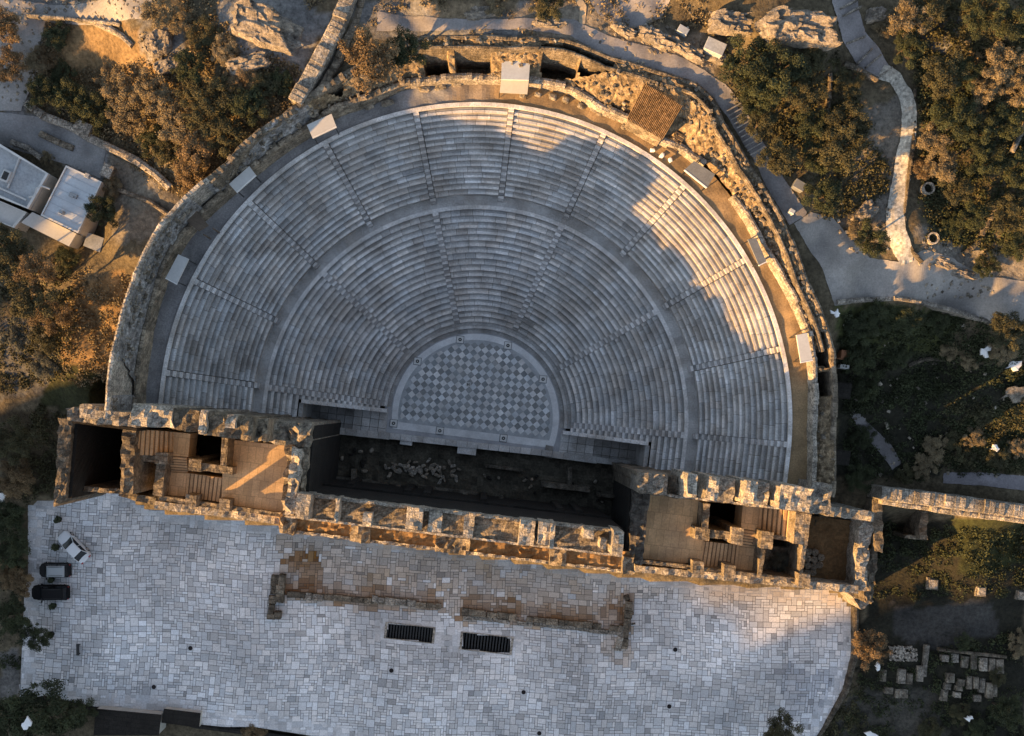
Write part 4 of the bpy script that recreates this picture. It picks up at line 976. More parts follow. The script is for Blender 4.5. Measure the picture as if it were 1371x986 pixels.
mb = MB(); q = [P(x, y, 18.2)[:2] for x, y in ((905, 176), (917, 183), (907, 204), (894, 196))]; 
mb2 = MB()
for i in range(6):
    a0 = Vector(q[0]).lerp(Vector(q[3]), i/6); a1 = Vector(q[0]).lerp(Vector(q[3]), (i+.8)/6); b0 = Vector(q[1]).lerp(Vector(q[2]), i/6); b1 = Vector(q[1]).lerp(Vector(q[2]), (i+.8)/6)
    mb2.prism([a0, a1, b1, b0], 18.3-.2*i, 16.4)
st_ = mb2.build('wooden_steps', M['wood']); tag(st_, 'short flight of wooden steps leading down from the tiled shed', 'steps')
mb = MB(); q = [P(x, y, 19.4)[:2] for x, y in ((245, 272), (252, 268), (279, 302), (266, 310), (236, 284))]; mb.prism(q, 19.5, 19.2, (1, 1, 1), True)
for a, b in q: mb.box((a*.985, b*.985, 15), .12, .12, 4.2)
tag(mb.build('timber_deck', M['wood']), 'brown timber deck bridging the ring wall on the left', 'deck')
for x, y, s, k in [(873, 202, .6, 0), (886, 209, .7, 1), (897, 215, .6, 2)]:
    rock('white_stone', x, y, Z3, s, s*.8, .5, k, 'white', ['white stone on the walk below the tiled shed, leftmost of three', 'white stone on the walk, middle one below the tiled shed', 'white stone on the walk below the wooden steps'][k], 'stone')
# row of fallen blocks along the foot of the inner wall
WB = [(569, 121), (590, 118), (612, 113), (519, 139), (494, 143), (461, 151), (378, 205), (371, 211), (740, 131), (757, 135), (777, 143), (795, 147), (803, 152), (813, 154), (822, 158), (835, 170), (846, 172), (865, 181), (870, 184), (720, 128), (700, 128)]
for k, (x, y) in enumerate(WB):
    p = P(x, y, Z3); u, v = toL(p); an = math.atan2(v, u)-T7+math.pi/2
    grp_ = 0 if k < 3 else (2 if k < 8 else (3 if k > 18 else 1)); mem = sorted([q for q in range(len(WB)) if (0 if q < 3 else (2 if q < 8 else (3 if q > 18 else 1))) == grp_], key=lambda q: WB[q][0])
    rock('fallen_block', x, y, Z3, random.uniform(1.0, 1.7) if k < 8 else random.uniform(.7, 1.1), random.uniform(.6, .9), .7, an+random.uniform(-.15, .15), 'rubble_top', ORD[mem.index(k)]+' squared block from the left '+['on the walk left of the top booth', 'in the row between the booth and the tiled shed', 'on the walk below the spur wall', 'on the walk just right of the top booth'][grp_], 'stone block', 'squared blocks along the foot of the ring wall', 1.0)

# ---------------------------------------------------------------- paths and roads
def drape(name, poly, m, off=.07, st=.25, col=(1, 1, 1), cf=None):
    pw = []
    for x, y in poly:
        z = 15.0
        for _ in range(4): p = P(x, y, z); z = float(terr([p.x], [p.y])[0])
        pw.append((p.x, p.y))
    xs = [a for a, b in pw]; ys = [b for a, b in pw]; X = np.arange(min(xs), max(xs)+st, st); Y = np.arange(min(ys), max(ys)+st, st)
    gx, gy = np.meshgrid(X, Y); Zz = terrn(gx.ravel(), gy.ravel()).reshape(gx.shape)+off; mb = MB()
    cells = np.array([[inpoly(X[i]+st/2, Y[j]+st/2, pw) for i in range(len(X)-1)] for j in range(len(Y)-1)])
    pa = np.array(pw); pb = np.roll(pa, -1, 0); dd = pb-pa; l2 = (dd**2).sum(1)+1e-9
    VV = {}
    def vert(i, j):
        if (i, j) in VV: return VV[(i, j)]
        nb = [cells[b, a] for a in (i-1, i) for b in (j-1, j) if 0 <= a < len(X)-1 and 0 <= b < len(Y)-1]
        x, y = X[i], Y[j]
        if len(nb) < 4 or not all(nb):
            q = np.array([x, y]); t = np.clip(((q-pa)*dd).sum(1)/l2, 0, 1); pr = pa+dd*t[:, None]; ds = ((pr-q)**2).sum(1); k = ds.argmin()
            if ds[k] < (st*1.1)**2: x, y = pr[k]; x += .07*nz(x*2, y*2, 3); y += .07*nz(x*2, y*2, 8)
        VV[(i, j)] = (x, y, Zz[j, i]); return VV[(i, j)]
    for j in range(len(Y)-1):
        for i in range(len(X)-1):
            if cells[j, i]:
                c = col if cf is None else cf(X[i], Y[j])
                mb.quad(vert(i, j), vert(i+1, j), vert(i+1, j+1), vert(i, j+1), c)
    return tag(mb.build(name, m), kind='structure')
def ribbon(pts):
    """pts: (x,y,width) px -> polygon"""
    Lft, Rgt = [], []
    for i, (x, y, w_) in enumerate(pts):
        x0, y0 = pts[max(0, i-1)][:2]; x1, y1 = pts[min(len(pts)-1, i+1)][:2]; d = Vector((x1-x0, y1-y0)).normalized(); n_ = Vector((-d.y, d.x))
        Lft.append((x+n_.x*w_/2, y+n_.y*w_/2)); Rgt.append((x-n_.x*w_/2, y-n_.y*w_/2))
    return Lft+Rgt[::-1]
drape('road', [(1062, 300), (1085, 285), (1115, 292), (1135, 315), (1165, 345), (1205, 352), (1235, 335), (1275, 345), (1320, 370), (1380, 378), (1390, 440), (1330, 432), (1270, 412), (1220, 402), (1160, 404), (1118, 410), (1100, 360)], M['path'])
drape('path', ribbon([(505, 30, 26), (600, 33, 16), (700, 33, 14), (765, 38, 22), (815, 62, 26), (860, 74, 26), (915, 92, 24), (962, 122, 26), (985, 152, 24), (1018, 205, 24), (1040, 250, 26), (1068, 295, 28)]), M['path'], col=(.85, .85, .9))
drape('path', ribbon([(1128, -20, 34), (1135, 20, 30), (1142, 50, 30), (1162, 78, 34), (1185, 98, 22)]), M['path'], col=(.95, .95, 1.02), off=.09)
def cob(x, y): t = random.uniform(.72, 1.2); return (t, t*.99, t*.96)
drape('path', ribbon([(1180, 95, 24), (1198, 104, 20), (1211, 124, 20), (1216, 150, 20), (1214, 190, 21), (1207, 240, 23), (1198, 285, 24), (1198, 310, 25), (1207, 335, 25), (1214, 353, 20)]), M['pathstone'], off=.13, st=.3, cf=cob)
drape('path', ribbon([(1142, 552, 10), (1160, 575, 16), (1185, 600, 18), (1200, 625, 16)]), M['path'], col=(.7, .7, .75))
drape('path', ribbon([(1262, 640, 14), (1320, 642, 18), (1400, 650, 20)]), M['path'], col=(.75, .75, .85))
drape('path', [(0, 0), (215, -10), (190, 26), (60, 28), (42, 120), (30, 150), (-20, 150), (-20, 0)], M['path'], col=(.95, .97, 1.0))
drape('path', [(-20, 150), (55, 158), (145, 195), (135, 240), (95, 222), (-20, 188)], M['path'], col=(.9, .95, 1.02))
drape('path', [(780, -15), (905, -15), (885, 25), (840, 42), (800, 20)], M['path'], col=(.9, .9, .95))
drape('path', ribbon([(760, -20, 8), (781, 10, 9), (779, 32, 9)]), M['path'], col=(1.3, 1.15, .9))
def draped_pts(pts, z0=15):
    out = []
    for x, y in pts:
        z = z0
        for _ in range(4): p = P(x, y, z); z = float(terr([p.x], [p.y])[0])
        out.append((p.x, p.y))
    return out
# step edges across the uphill path
sw = thing('path_steps', 'pale stone step edges crossing the uphill path at upper right', 'steps')
for (xa, ya, xb, yb) in [(1125, 12, 1146, 2), (1128, 22, 1150, 12), (1132, 60, 1155, 52), (1146, 88, 1165, 68), (1158, 92, 1178, 75), (1178, 102, 1195, 90)]:
    a, b = draped_pts([(xa, ya), (xb, yb)]); wall_strip([a, b], .2, max(T(*a), T(*b))+.22, min(T(*a), T(*b))-.3, M['stone_pale'], 'step_edge', sw, rough=.02, base=.9)
ss = thing('ramp_steps', 'long flight of shallow steps on the path outside the ring wall at upper right', 'steps')
for k in range(11):
    t_ = k/10; xa, ya = 972+32*t_, 150+58*t_; a, b = draped_pts([(xa, ya), (xa+19, ya-11)]); wall_strip([a, b], .16, max(T(*a), T(*b))+.2, min(T(*a), T(*b))-.3, M['path'], 'step_edge', ss, rough=.02, base=1.3)
# kerb walls beside roads and terraces
def lw(pts, wid, h, m, name, lab, cat='wall', rough=.12, base=1.0, part='stonework', step=.8):
    t = thing(name, lab, cat); w_ = draped_pts(pts); zz = [float(terr([a], [b])[0]) for a, b in w_]
    n = len(w_)
    # resample heights along
    d = [0]
    for i in range(n-1): d.append(d[-1]+math.dist(w_[i], w_[i+1]))
    f = lambda s: float(np.interp(s*d[-1], d, zz))+h
    wall_strip(w_, wid, f, lambda x, y: float(terr([x], [y])[0])-1.2, m, part, t, rough=rough, base=base, step=step); return t
lw([(38, 140), (62, 158), (95, 170), (120, 185), (150, 200), (185, 217), (212, 236), (228, 252)], .9, .8, M['stone_pale'], 'block_wall', 'line of large pale ashlar blocks dividing the paved terrace from the thicket', rough=.3, step=1.1)
lw([(55, 180), (80, 192), (100, 200)], .7, .5, M['stone'], 'low_wall', 'short low stone wall on the paved terrace at left', base=.8)
lw([(18, 192), (40, 200), (58, 214)], .6, .8, M['stone_pale'], 'parapet_wall', 'short grey parapet above the flat roofed building', base=.7)
lw([(160, 255), (200, 270), (232, 292)], .5, .5, M['stone'], 'low_wall', 'low rubble wall running down to the timber deck', base=.8)
lw([(125, 30), (160, 45), (178, 62)], .6, .6, M['stone_pale'], 'low_wall', 'pale stone kerb on the dry slope at upper left', base=.9)
lw([(38, 22), (100, 27), (160, 32)], .4, .4, M['stone_pale'], 'low_wall', 'thin kerb along the paved yard at upper left', base=.8)
lw([(1120, 405), (1160, 402), (1200, 400), (1240, 407), (1300, 425), (1360, 440)], .5, .5, M['stone_pale'], 'road_kerb', 'pale kerb wall along the lower edge of the dirt road', base=.75)
lw([(500, 44), (600, 46), (690, 48), (762, 52), (818, 74), (880, 94), (940, 116), (957, 128)], .35, 1.0, M['stone_pale'], 'parapet_wall', 'long thin parapet edging the path above the stage end', base=.8) if False else None
lw([(1215, 490), (1232, 482), (1250, 480), (1268, 482)], .5, .4, M['stone'], 'low_wall', 'curved remnant of dark stone wall in the shaded ground at right', base=.4)
lw([(1290, 340), (1308, 325), (1320, 300), (1335, 275), (1345, 240)], .6, .5, M['stone'], 'low_wall', 'winding rubble wall through dark bushes at far right', base=.6, rough=.25)
lw([(1352, 205), (1362, 185), (1371, 165)], .5, .6, M['stone_pale'], 'low_wall', 'pale wall fragment at the right edge among bushes', base=.7)
lw([(1110, 100), (1108, 130), (1105, 160)], .4, .5, M['stone'], 'low_wall', 'thin stone wall in scrub left of the uphill path', base=.6)
lw([(1128, 88), (1150, 98), (1172, 110)], .6, .7, M['stone'], 'low_wall', 'dark stone wall under the bend of the uphill path', base=.6)
lw([(1224, 120), (1222, 180), (1217, 230), (1210, 290), (1218, 335), (1232, 352)], .3, .3, M['stone'], 'path_kerb', 'dark kerb hugging the right side of the white cobbled path', base=.45)
lw([(1240, 863), (1235, 905)], .7, .5, M['stone_pale'], 'low_wall', 'straight pale wall at the left end of the block yard', base=.5)
lw([(1255, 869), (1300, 874), (1345, 879)], .4, .5, M['stone'], 'low_wall', 'dark kerb above the upper row of yard blocks', base=.5)
lw([(1145, 812), (1145, 880), (1132, 925), (1095, 985)], .6, .35, M['stone'], 'plaza_kerb', 'weathered kerb at the right edge of the plaza', base=.5)
lw([(30, 935), (70, 935), (130, 948), (215, 955), (262, 970), (340, 980), (470, 1000)], .7, .5, M['stone_dark'], 'plaza_parapet', 'dark parapet wall along the lower left edge of the plaza', base=1.5)
# long colonnade wall at right
cw = thing('arcade_wall', 'thick lit stone wall running off to the right from the stage wing', 'wall')
zt = 11.0
wall_strip([P(x, y, zt)[:2] for x, y in ((1180, 661), (1240, 668), (1310, 677), (1420, 692))], 1.6, zt, 0, M['stone_pale'], 'wall_top', cw, rough=.45, seed=31, base=.85)
wall_strip([P(x, y, zt)[:2] for x, y in ((1185, 672), (1240, 680), (1310, 690), (1420, 704))], .8, zt-.8, 0, M['stone_pale'], 'lower_course', cw, rough=.5, seed=32, base=1.0)
for (q, lab, z) in [([(1168, 668), (1180, 670), (1183, 740), (1172, 738)], 'dark wall stub descending beside the east end of the stage building', 9), ([(1232, 684), (1243, 685), (1241, 722), (1230, 721)], 'short pale cross wall below the lit arcade wall', 6), ([(1212, 716), (1242, 718), (1241, 723), (1211, 721)], 'low wall closing the small cell under the arcade wall', 5)]:
    o = qb(q, z, -.5, 'cross_wall', M['stone'], None, .4, base=.7); tag(o, lab, 'wall')
# white marks: pale tarpaulins
for (x, y, s, lab) in [(1120, 420, 10, 'small white tarpaulin beside the ring wall at the road corner'), (1320, 470, 14, 'white bent tarpaulin right of the tan bushes'), (1358, 490, 16, 'pointed white tarpaulin at the right edge'), (2, 668, 13, 'white tarpaulin at the left edge beside the wing'), (36, 969, 13, 'white tarpaulin in the dark tree at lower left'), (1175, 893, 9, 'white tarpaulin under the rusty tree at lower right'), (1298, 962, 9, 'small white tarpaulin beside the bottom right bush'), (1358, 528, 26, 'large grey and white debris sheet at the far right'), (1333, 600, 9, 'small pale sheet among the lit bushes at right'), (1168, 985, 14, 'pale sheet cut by the bottom edge right of the plaza')]:
    z = 4.0
    for _ in range(4): p = P(x, y, z+3 if y > 900 else z+.5); z = float(terr([p.x], [p.y])[0])
    zz = z+(7.6 if lab.endswith('lower left') else 1.0 if y < 900 else 1.5)
    p = P(x, y, zz); mb = MB(); n = 7; rr = s/2/10.9; sd = x*.1
    rim = [(rr*(1+1.3*nz(math.cos(a)*1.2, math.sin(a)*1.2, sd))*math.cos(a), rr*(.8+1.3*nz(math.cos(a)*1.2, math.sin(a)*1.2, sd+5))*math.sin(a)) for a in [6.283*i/12 for i in range(12)]]
    for i in range(12):
        a, b = rim[i], rim[(i+1) % 12]
        mb.poly([(0, 0, .10), (*a, -.0), (*b, -.0)], (1, 1, 1)); mb.quad((*a, 0), (*a, -.25), (*b, -.25), (*b, 0), (.8, .8, .8))
    o = mb.build('tarpaulin', M['white'] if s < 20 else M['rubble_top']); o.location = p; tag(o, lab, 'tarpaulin')
# boxes beside the ring wall
for (x, y, a, b, m_, lab, h) in [(1132, 475, 10, 10, 'brick', 'small reddish box beside the right ring wall', 1.2), (1131, 491, 11, 5, 'canopy', 'small white box under the reddish box', 1.0), (1130, 523, 17, 19, 'stone_dark', 'square dark buttress outside the right ring wall, upper of two', 3), (1128, 613, 18, 18, 'stone_dark', 'square dark buttress outside the right ring wall, lower of two', 3), (1071, 248, 13, 10, 'dark_sheet', 'grey utility box in the scrub beside the path', 1.2), (1061, 283, 6, 5, 'roof_grey', 'tiny grey kiosk on the path near the road', 1.2), (110, 171, 21, 15, 'stone_pale', 'single large pale block on top of the block wall', 1.2), (958, 62, 22, 14, 'roof_grey', 'ribbed grey sheet roof among rocks at the top', 1.6), (915, 40, 12, 8, 'roof_grey', 'small grey crate beside the rocks at the top', 1.0), (143, 229, 13, 16, 'stone_pale', 'worn pale slab standing beside the white roofed house', 1.2)]:
    z = 10.0
    for _ in range(4): p = P(x, y, z+h); z = float(terr([p.x], [p.y])[0])
    t = thing('utility_box' if m_ not in ('stone_dark', 'stone_pale') else ('buttress' if m_ == 'stone_dark' else 'stone_slab'), lab, 'box' if m_ not in ('stone_dark', 'stone_pale') else 'stone', (p.x, p.y, z-.4), R_(-24) if x in (110, 958, 143) else R_(-8 if x > 1120 else -30))
    sx, sy = a/11.3, b/11.3; mb = MB(); mb.box((0, 0, 0), sx, sy, h+.3, 0, (1, 1, 1)); mb.build('body', M[m_], t)
    mb = MB(); mb.box((0, 0, h+.3), sx*1.06, sy*1.06, .12, 0, (1.2, 1.2, 1.2), .04); mb.build('lid', M[m_], t)

# wells
for (x, y, r, lab) in [(1244, 252, 8, 'round stone well ring half hidden in the bushes'), (1250, 319, 8, 'round well with orange earth inside, beside the cobbled path')]:
    z = 18
    for _ in range(4): p = P(x, y, z+.7); z = float(terr([p.x], [p.y])[0])
    t = thing('well', lab, 'well', (p.x, p.y, z)); rr = r/12.3; mb = MB()
    for k in range(20):
        a0, a1 = 6.283*k/20, 6.283*(k+1)/20; tt = random.uniform(.8, 1.2)
        for ra, rb, za, zb in ((rr, rr, -.5, .7), (rr, rr*.75, .7, .7), (rr*.75, rr*.75, .7, -.2)):
            mb.quad((ra*math.cos(a0), ra*math.sin(a0), za), (ra*math.cos(a1), ra*math.sin(a1), za), (rb*math.cos(a1), rb*math.sin(a1), zb), (rb*math.cos(a0), rb*math.sin(a0), zb), [tt]*3)
    mb.build('rim', M['stone_pale'], t); mb = MB(); mb.tube((0, 0, -.1), (0, 0, .15), rr*.76, rr*.76, 20); mb.build('fill', M['earth_brown'] if y > 300 else M['earth'], t)

# ---------------------------------------------------------------- houses at left
def house(name, lab, q, zr, zg, mroof, parapet=.35, inset=.3):
    w_ = [P(x, y, zr) for x, y in q]; c = sum(w_, Vector())/len(w_); t = thing(name, lab, 'building', (c.x, c.y, zg)); lo = [Vector((p.x-c.x, p.y-c.y, 0)) for p in w_]
    hh = zr-zg; mb = MB(); mb.prism([(p*.985)[:2] for p in lo], hh-.3, -1.5); mb.build('wall', M['wall_paint'], t)
    mb = MB(); mb.prism([p[:2] for p in lo], hh-.05, hh-.3, (1, 1, 1), True); mb.build('roof', M[mroof], t)
    if parapet:
        mb = MB(); n = len(lo)
        for i in range(n):
            a, b = lo[i], lo[(i+1) % n]; ia, ib = a-a.normalized()*inset, b-b.normalized()*inset
            for p, r in ((a, b),): mb.quad((a.x, a.y, hh-.04), (b.x, b.y, hh-.04), (b.x, b.y, hh+parapet), (a.x, a.y, hh+parapet)); mb.quad((ia.x, ia.y, hh-.04), (ib.x, ib.y, hh-.04), (ib.x, ib.y, hh+parapet), (ia.x, ia.y, hh+parapet), (.9, .9, .9)); mb.quad((a.x, a.y, hh+parapet), (b.x, b.y, hh+parapet), (ib.x, ib.y, hh+parapet), (ia.x, ia.y, hh+parapet), (1.15, 1.15, 1.15))
        mb.build('parapet', M['canopy'], t)
    return t, lo, hh
t1, lo, hh = house('house', 'house with a clean blue-white flat roof at left', [(89, 222), (137, 244), (105, 313), (55, 289)], 13.5, 9.5, 'roof_white', .15, .25)
for a, s in ((.25, -1), (.6, 1)):
    mb = MB(); p = lo[0].lerp(lo[1], a); mb.box((p.x*.98, p.y*.98-.1, 1.0), 1.0, .1, 1.2, 0); mb.build('window', M['glass'], t1)
mb = MB(); mb.tube((.3, .2, hh-.05), (.3, .2, hh+.25), .08, .08, 8); mb.build('roof_vent', M['metal'], t1)
for (x, y, a, b, h) in ((118, 236, .5, .5, .5), (98, 262, .9, .5, .3), (84, 285, .4, .4, .7)):
    q_ = P(x, y, 13.6)-t1.location; mb = MB(); mb.box((q_.x, q_.y, hh-.05), a, b, h, -.4, (.9, .9, .9), .04); mb.build('roof_unit', M['roof_grey'], t1)
mb = MB()
for k in range(1, 7):
    a_ = lo[0].lerp(lo[3], k/7); b_ = lo[1].lerp(lo[2], k/7); mb.box(((a_.x+b_.x)/2, (a_.y+b_.y)/2, hh-.048), (a_-b_).length*.93, .05, .03, math.atan2(b_.y-a_.y, b_.x-a_.x), (.8, .8, .8))
mb.build('roof_seam', M['roof_white'], t1)
house('lean_to', 'white sloping lean-to roof below the blue-white roofed house', [(43, 284), (102, 313), (92, 330), (28, 298)], 12.3, 9.0, 'canopy', 0)
t2, lo2, hh2 = house('house', 'larger flat grey roofed building cut by the left edge', [(-60, 168), (2, 194), (67, 234), (40, 281), (0, 265), (-60, 240)], 13.2, 9.3, 'roof_grey', .4, .3)
mb = MB(); p = P(8, 236, 13.6)-t2.location; mb.box((p.x, p.y, hh2-.04), .9, 1.3, .6, -.4, (1, 1, 1), .05); mb.build('air_unit', M['canopy'], t2); mb = MB(); mb.box((p.x, p.y, hh2+.56), .6, .9, .06, -.4); mb.build('fan_grille', M['metal'], t2)
mb = MB(); pl = [(38, 264), (46, 262), (48, 252), (56, 249), (66, 253)]; pw = [P(x, y, 13.7)-t2.location for x, y in pl]
for a, b in zip(pw[:-1], pw[1:]): mb.tube((a.x, a.y, hh2+.35), (b.x, b.y, hh2+.35), .1, .1, 6)
mb.build('duct', M['canopy'], t2)
mb = MB()
for (x, y, x2, y2) in ((0, 252, 35, 268), (26, 212, 10, 252)): a = P(x, y, 13.3)-t2.location; b = P(x2, y2, 13.3)-t2.location; mb.tube((a.x, a.y, hh2+.05), (b.x, b.y, hh2+.05), .12, .12, 6)
mb.build('roof_ridge', M['canopy'], t2)
house('annex', 'cream flat roofed annex below the grey roof at the left edge', [(-40, 252), (37, 285), (20, 306), (-40, 282)], 12.0, 9.0, 'canopy', .2)
house('hut', 'tiny grey roofed hut beside the white lean-to', [(117, 311), (139, 319), (133, 338), (111, 329)], 11.3, 9.3, 'roof_grey', 0)
house('hut', 'little white roofed shelter at the edge of the lean-to', [(104, 300), (114, 304), (109, 316), (100, 311)], 11.0, 9.3, 'canopy', 0)
house('shed', 'dark low shed beyond the parapet at lower left', [(128, 950), (215, 958), (212, 985), (125, 985)], 1.6, -1.5, 'stone_dark', 0)
t_, l_, h_ = house('stair_hut', 'dark gridded rooflight beyond the plaza parapet at the bottom', [(219, 950), (268, 956), (266, 975), (216, 968)], 1.2, -1.5, 'stone_dark', 0)

# ---------------------------------------------------------------- cars
def loft(sections, m, name, parent, closed=True, smooth=True):
    mb_v = []; fs = []; n = len(sections[0])
    for s in sections: mb_v += s
    for k in range(len(sections)-1):
        for i in range(n-1): fs.append((k*n+i, k*n+i+1, (k+1)*n+i+1, (k+1)*n+i))
    fs.append(tuple(range(n))); fs.append(tuple(range((len(sections)-1)*n+n-1, (len(sections)-1)*n-1, -1)))
    me = bpy.data.meshes.new(name); me.from_pydata(mb_v, [], fs); me.materials.append(m)
    at = me.attributes.new('col', 'FLOAT_COLOR', 'FACE'); at.data.foreach_set('color', np.ones(len(fs)*4, dtype=np.float32))
    if smooth: me.shade_smooth()
    o = bpy.data.objects.new(name, me); COL.objects.link(o); o.parent = parent
    if smooth: md_ = o.modifiers.new('bevel', 'SUBSURF'); md_.levels = 1; md_.render_levels = 1
    return o
def car(x, y, rz, Ln, Wd, Ht, paint, label, suv=False, roofm=None):
    p = P(x, y, .8); t = thing('parked_car', label, 'car', (p.x, p.y, .012), rz, 'cars parked on the plaza')
    h0 = .28; hb = Ht*.62; w2 = Wd/2
    def sec(xx, w_, z0, z1, crown=.05):
        return [(xx, -w_, z0), (xx, -w_*1.02, (z0+z1)/2), (xx, -w_*.97, z1-.08), (xx, -w_*.82, z1), (xx, 0, z1+crown), (xx, w_*.82, z1), (xx, w_*.97, z1-.08), (xx, w_*1.02, (z0+z1)/2), (xx, w_, z0)]
    L2 = Ln/2
    body = [sec(-L2, w2*.72, h0+.12, hb*.78 if not suv else hb*.92), sec(-L2+.12, w2*.9, h0, hb*.93 if not suv else hb*.99), sec(-L2+.7, w2, h0, hb), sec(-.2, w2, h0-.02, hb), sec(.75, w2, h0, hb*.99), sec(1.25, w2*.99, h0, hb*.94), sec(L2-.35, w2*.93, h0, hb*.84), sec(L2-.08, w2*.8, h0+.05, hb*.74), sec(L2, w2*.6, h0+.12, hb*.62)]
    loft(body, paint, 'body', t)
    # cabin: glass band with a painted roof
    xf0, xf1 = (1.15, .30) if not suv else (1.15, .6); xr1, xr0 = (-1.05, -1.75) if not suv else (-L2+.45, -L2+.2)
    zb, zt = hb-.04, Ht
    def ring(xx0, xx1, w_, z): return [(xx0, -w_, z), (xx1, -w_, z), (xx1, w_, z), (xx0, w_, z)]
    lo = ring(xr0, xf0, w2*.9, zb); hi = ring(xr1, xf1, w2*.72, zt-.06)
    mb = MB()
    for i in range(4): j = (i+1) % 4; mb.quad(lo[i], lo[j], hi[j], hi[i])
    mb.poly(hi); mb.build('windows', M['glass'], t)
    r0 = ring(xr1-.05, xf1+.06, w2*.76, zt-.05); r1 = ring(xr1+.12, xf1-.12, w2*.62, zt+.02); mb = MB()
    for i in range(4): j = (i+1) % 4; mb.quad(r0[i], r0[j], r1[j], r1[i])
    mb.poly(r1); mb.poly(r0[::-1]); mb.build('roof', roofm or paint, t)
    mb = MB()
    for (a, b) in ((lo[1], r0[1]), (lo[2], r0[2]), (lo[0], r0[0]), (lo[3], r0[3])): mb.tube(a, b, .05, .04, 6)
    xm = (xf1+xr1)/2
    for s in (-1, 1): mb.tube((xm, s*w2*.91, zb), (xm, s*w2*.75, zt-.05), .045, .04, 6)
    mb.build('pillars', paint, t)
    for fx in (-Ln*.29, Ln*.30):
        for s in (-1, 1):
            mb = MB(); mb.tube((fx, s*(w2-.2), .32), (fx, s*(w2+.01), .32), .32, .32, 18); wl = mb.build('wheel', M['tyre'], t)
            mb = MB(); mb.tube((fx, s*(w2-.02), .32), (fx, s*(w2+.03), .32), .19, .17, 12); mb.build('rim', M['canopy'], wl)
    for s in (-1, 1):
        mb = MB(); mb.box((L2-.22, s*w2*.62, hb*.6), .22, .34, .14, s*-.3); mb.build('headlight', M['lamp'], t)
        mb = MB(); mb.box((-L2+.08, s*w2*.68, hb*.72), .14, .3, .16); mb.build('tail_light', M['red'], t)
        mb = MB(); mb.box((xf0-.25, s*(w2+.1), hb-.02), .16, .24, .14, 0, (1, 1, 1), .03); mb.build('mirror', paint, t)
    if suv:
        for s in (-1, 1): mb = MB(); mb.tube((xr1+.2, s*w2*.6, zt+.07), (xf1-.15, s*w2*.6, zt+.07), .03, .03, 6); mb.build('roof_rail', M['metal'], t)
    return t
car(98, 733, R_(135), 4.6, 1.82, 1.45, M['car_white'], 'white saloon car parked at an angle on the plaza')
car(73, 764, R_(180), 3.9, 1.8, 1.6, M['car_silver'], 'dark hatchback with pale grey roof parked between the white and the black car', True, M['car_roof'])
car(67, 794, R_(180), 4.7, 1.88, 1.65, M['car_black'], 'black off-road car parked under the trees at the left edge of the plaza', True)

# ---------------------------------------------------------------- rock outcrops
for k, (x, y, a, b, h, rz, lab) in enumerate([(1068, 35, 105, 50, 2.8, -.25, 'big weathered rock outcrop at the top right'), (985, 30, 70, 30, 2.0, -.1, 'long low rock outcrop left of the big one'), (880, 50, 60, 22, 1.6, -.4, 'jagged tan rocks above the upper path'), (920, 65, 50, 18, 1.5, -.5, 'narrow ridge of tan rock beside the path bend'), (835, 38, 40, 16, 1.2, -.6, 'small tan rock near the top centre'), (210, 58, 50, 35, 2.0, .5, 'grey rock face among shrubs at upper left'), (225, 85, 45, 22, 1.6, .4, 'sunlit orange rock under the grey rock face'), (355, 35, 110, 60, 2.5, -.5, 'broad grey bedrock slab left of the spur wall'), (330, 85, 60, 25, 1.4, .2, 'low sunlit rock above the thicket'), (735, 30, 50, 14, 1.0, -.1, 'flat brown rock beside the upper path'), (1160, 285, 40, 25, 1.2, .6, 'brown rock beside the shaded tree by the road'), (1172, 20, 30, 22, 1.2, .3, 'small brown rock beside the top of the uphill path'), (1260, 350, 50, 18, .7, -.4, 'rubbly rock patch at the junction of path and road'), (1285, 365, 45, 14, .6, -.3, 'lower rubbly rock patch on the dirt road'), (645, 16, 60, 18, .9, .1, 'flat tan rock at the top edge'), (960, 75, 40, 18, 1.0, -.4, 'small shaded rock below the sheet roof')]):
    z = 20
    for _ in range(4): p = P(x, y, z+h*.5); z = float(terr([p.x], [p.y])[0])
    me = rockmesh(k*3+50, .5, 5)
    for v in me.vertices:
        c = v.co; f = 1; 
        d_ = .09*nz(c.x*5, c.y*5+k, 1)+.05*nz(c.x*13, c.y*13, 2)+.06*abs(nz(c.x*8+c.y*3, c.z*8, k)); v.co.z += d_*2.4; v.co.x += d_; v.co.y += d_*.7
    me.materials.append(M['rock']); o = bpy.data.objects.new('rock_outcrop', me); COL.objects.link(o); o.location = (p.x, p.y, z-h*.25); o.scale = (a/12.8, b/12.8, h); o.rotation_euler = (0, 0, rz); tag(o, lab, 'rock')

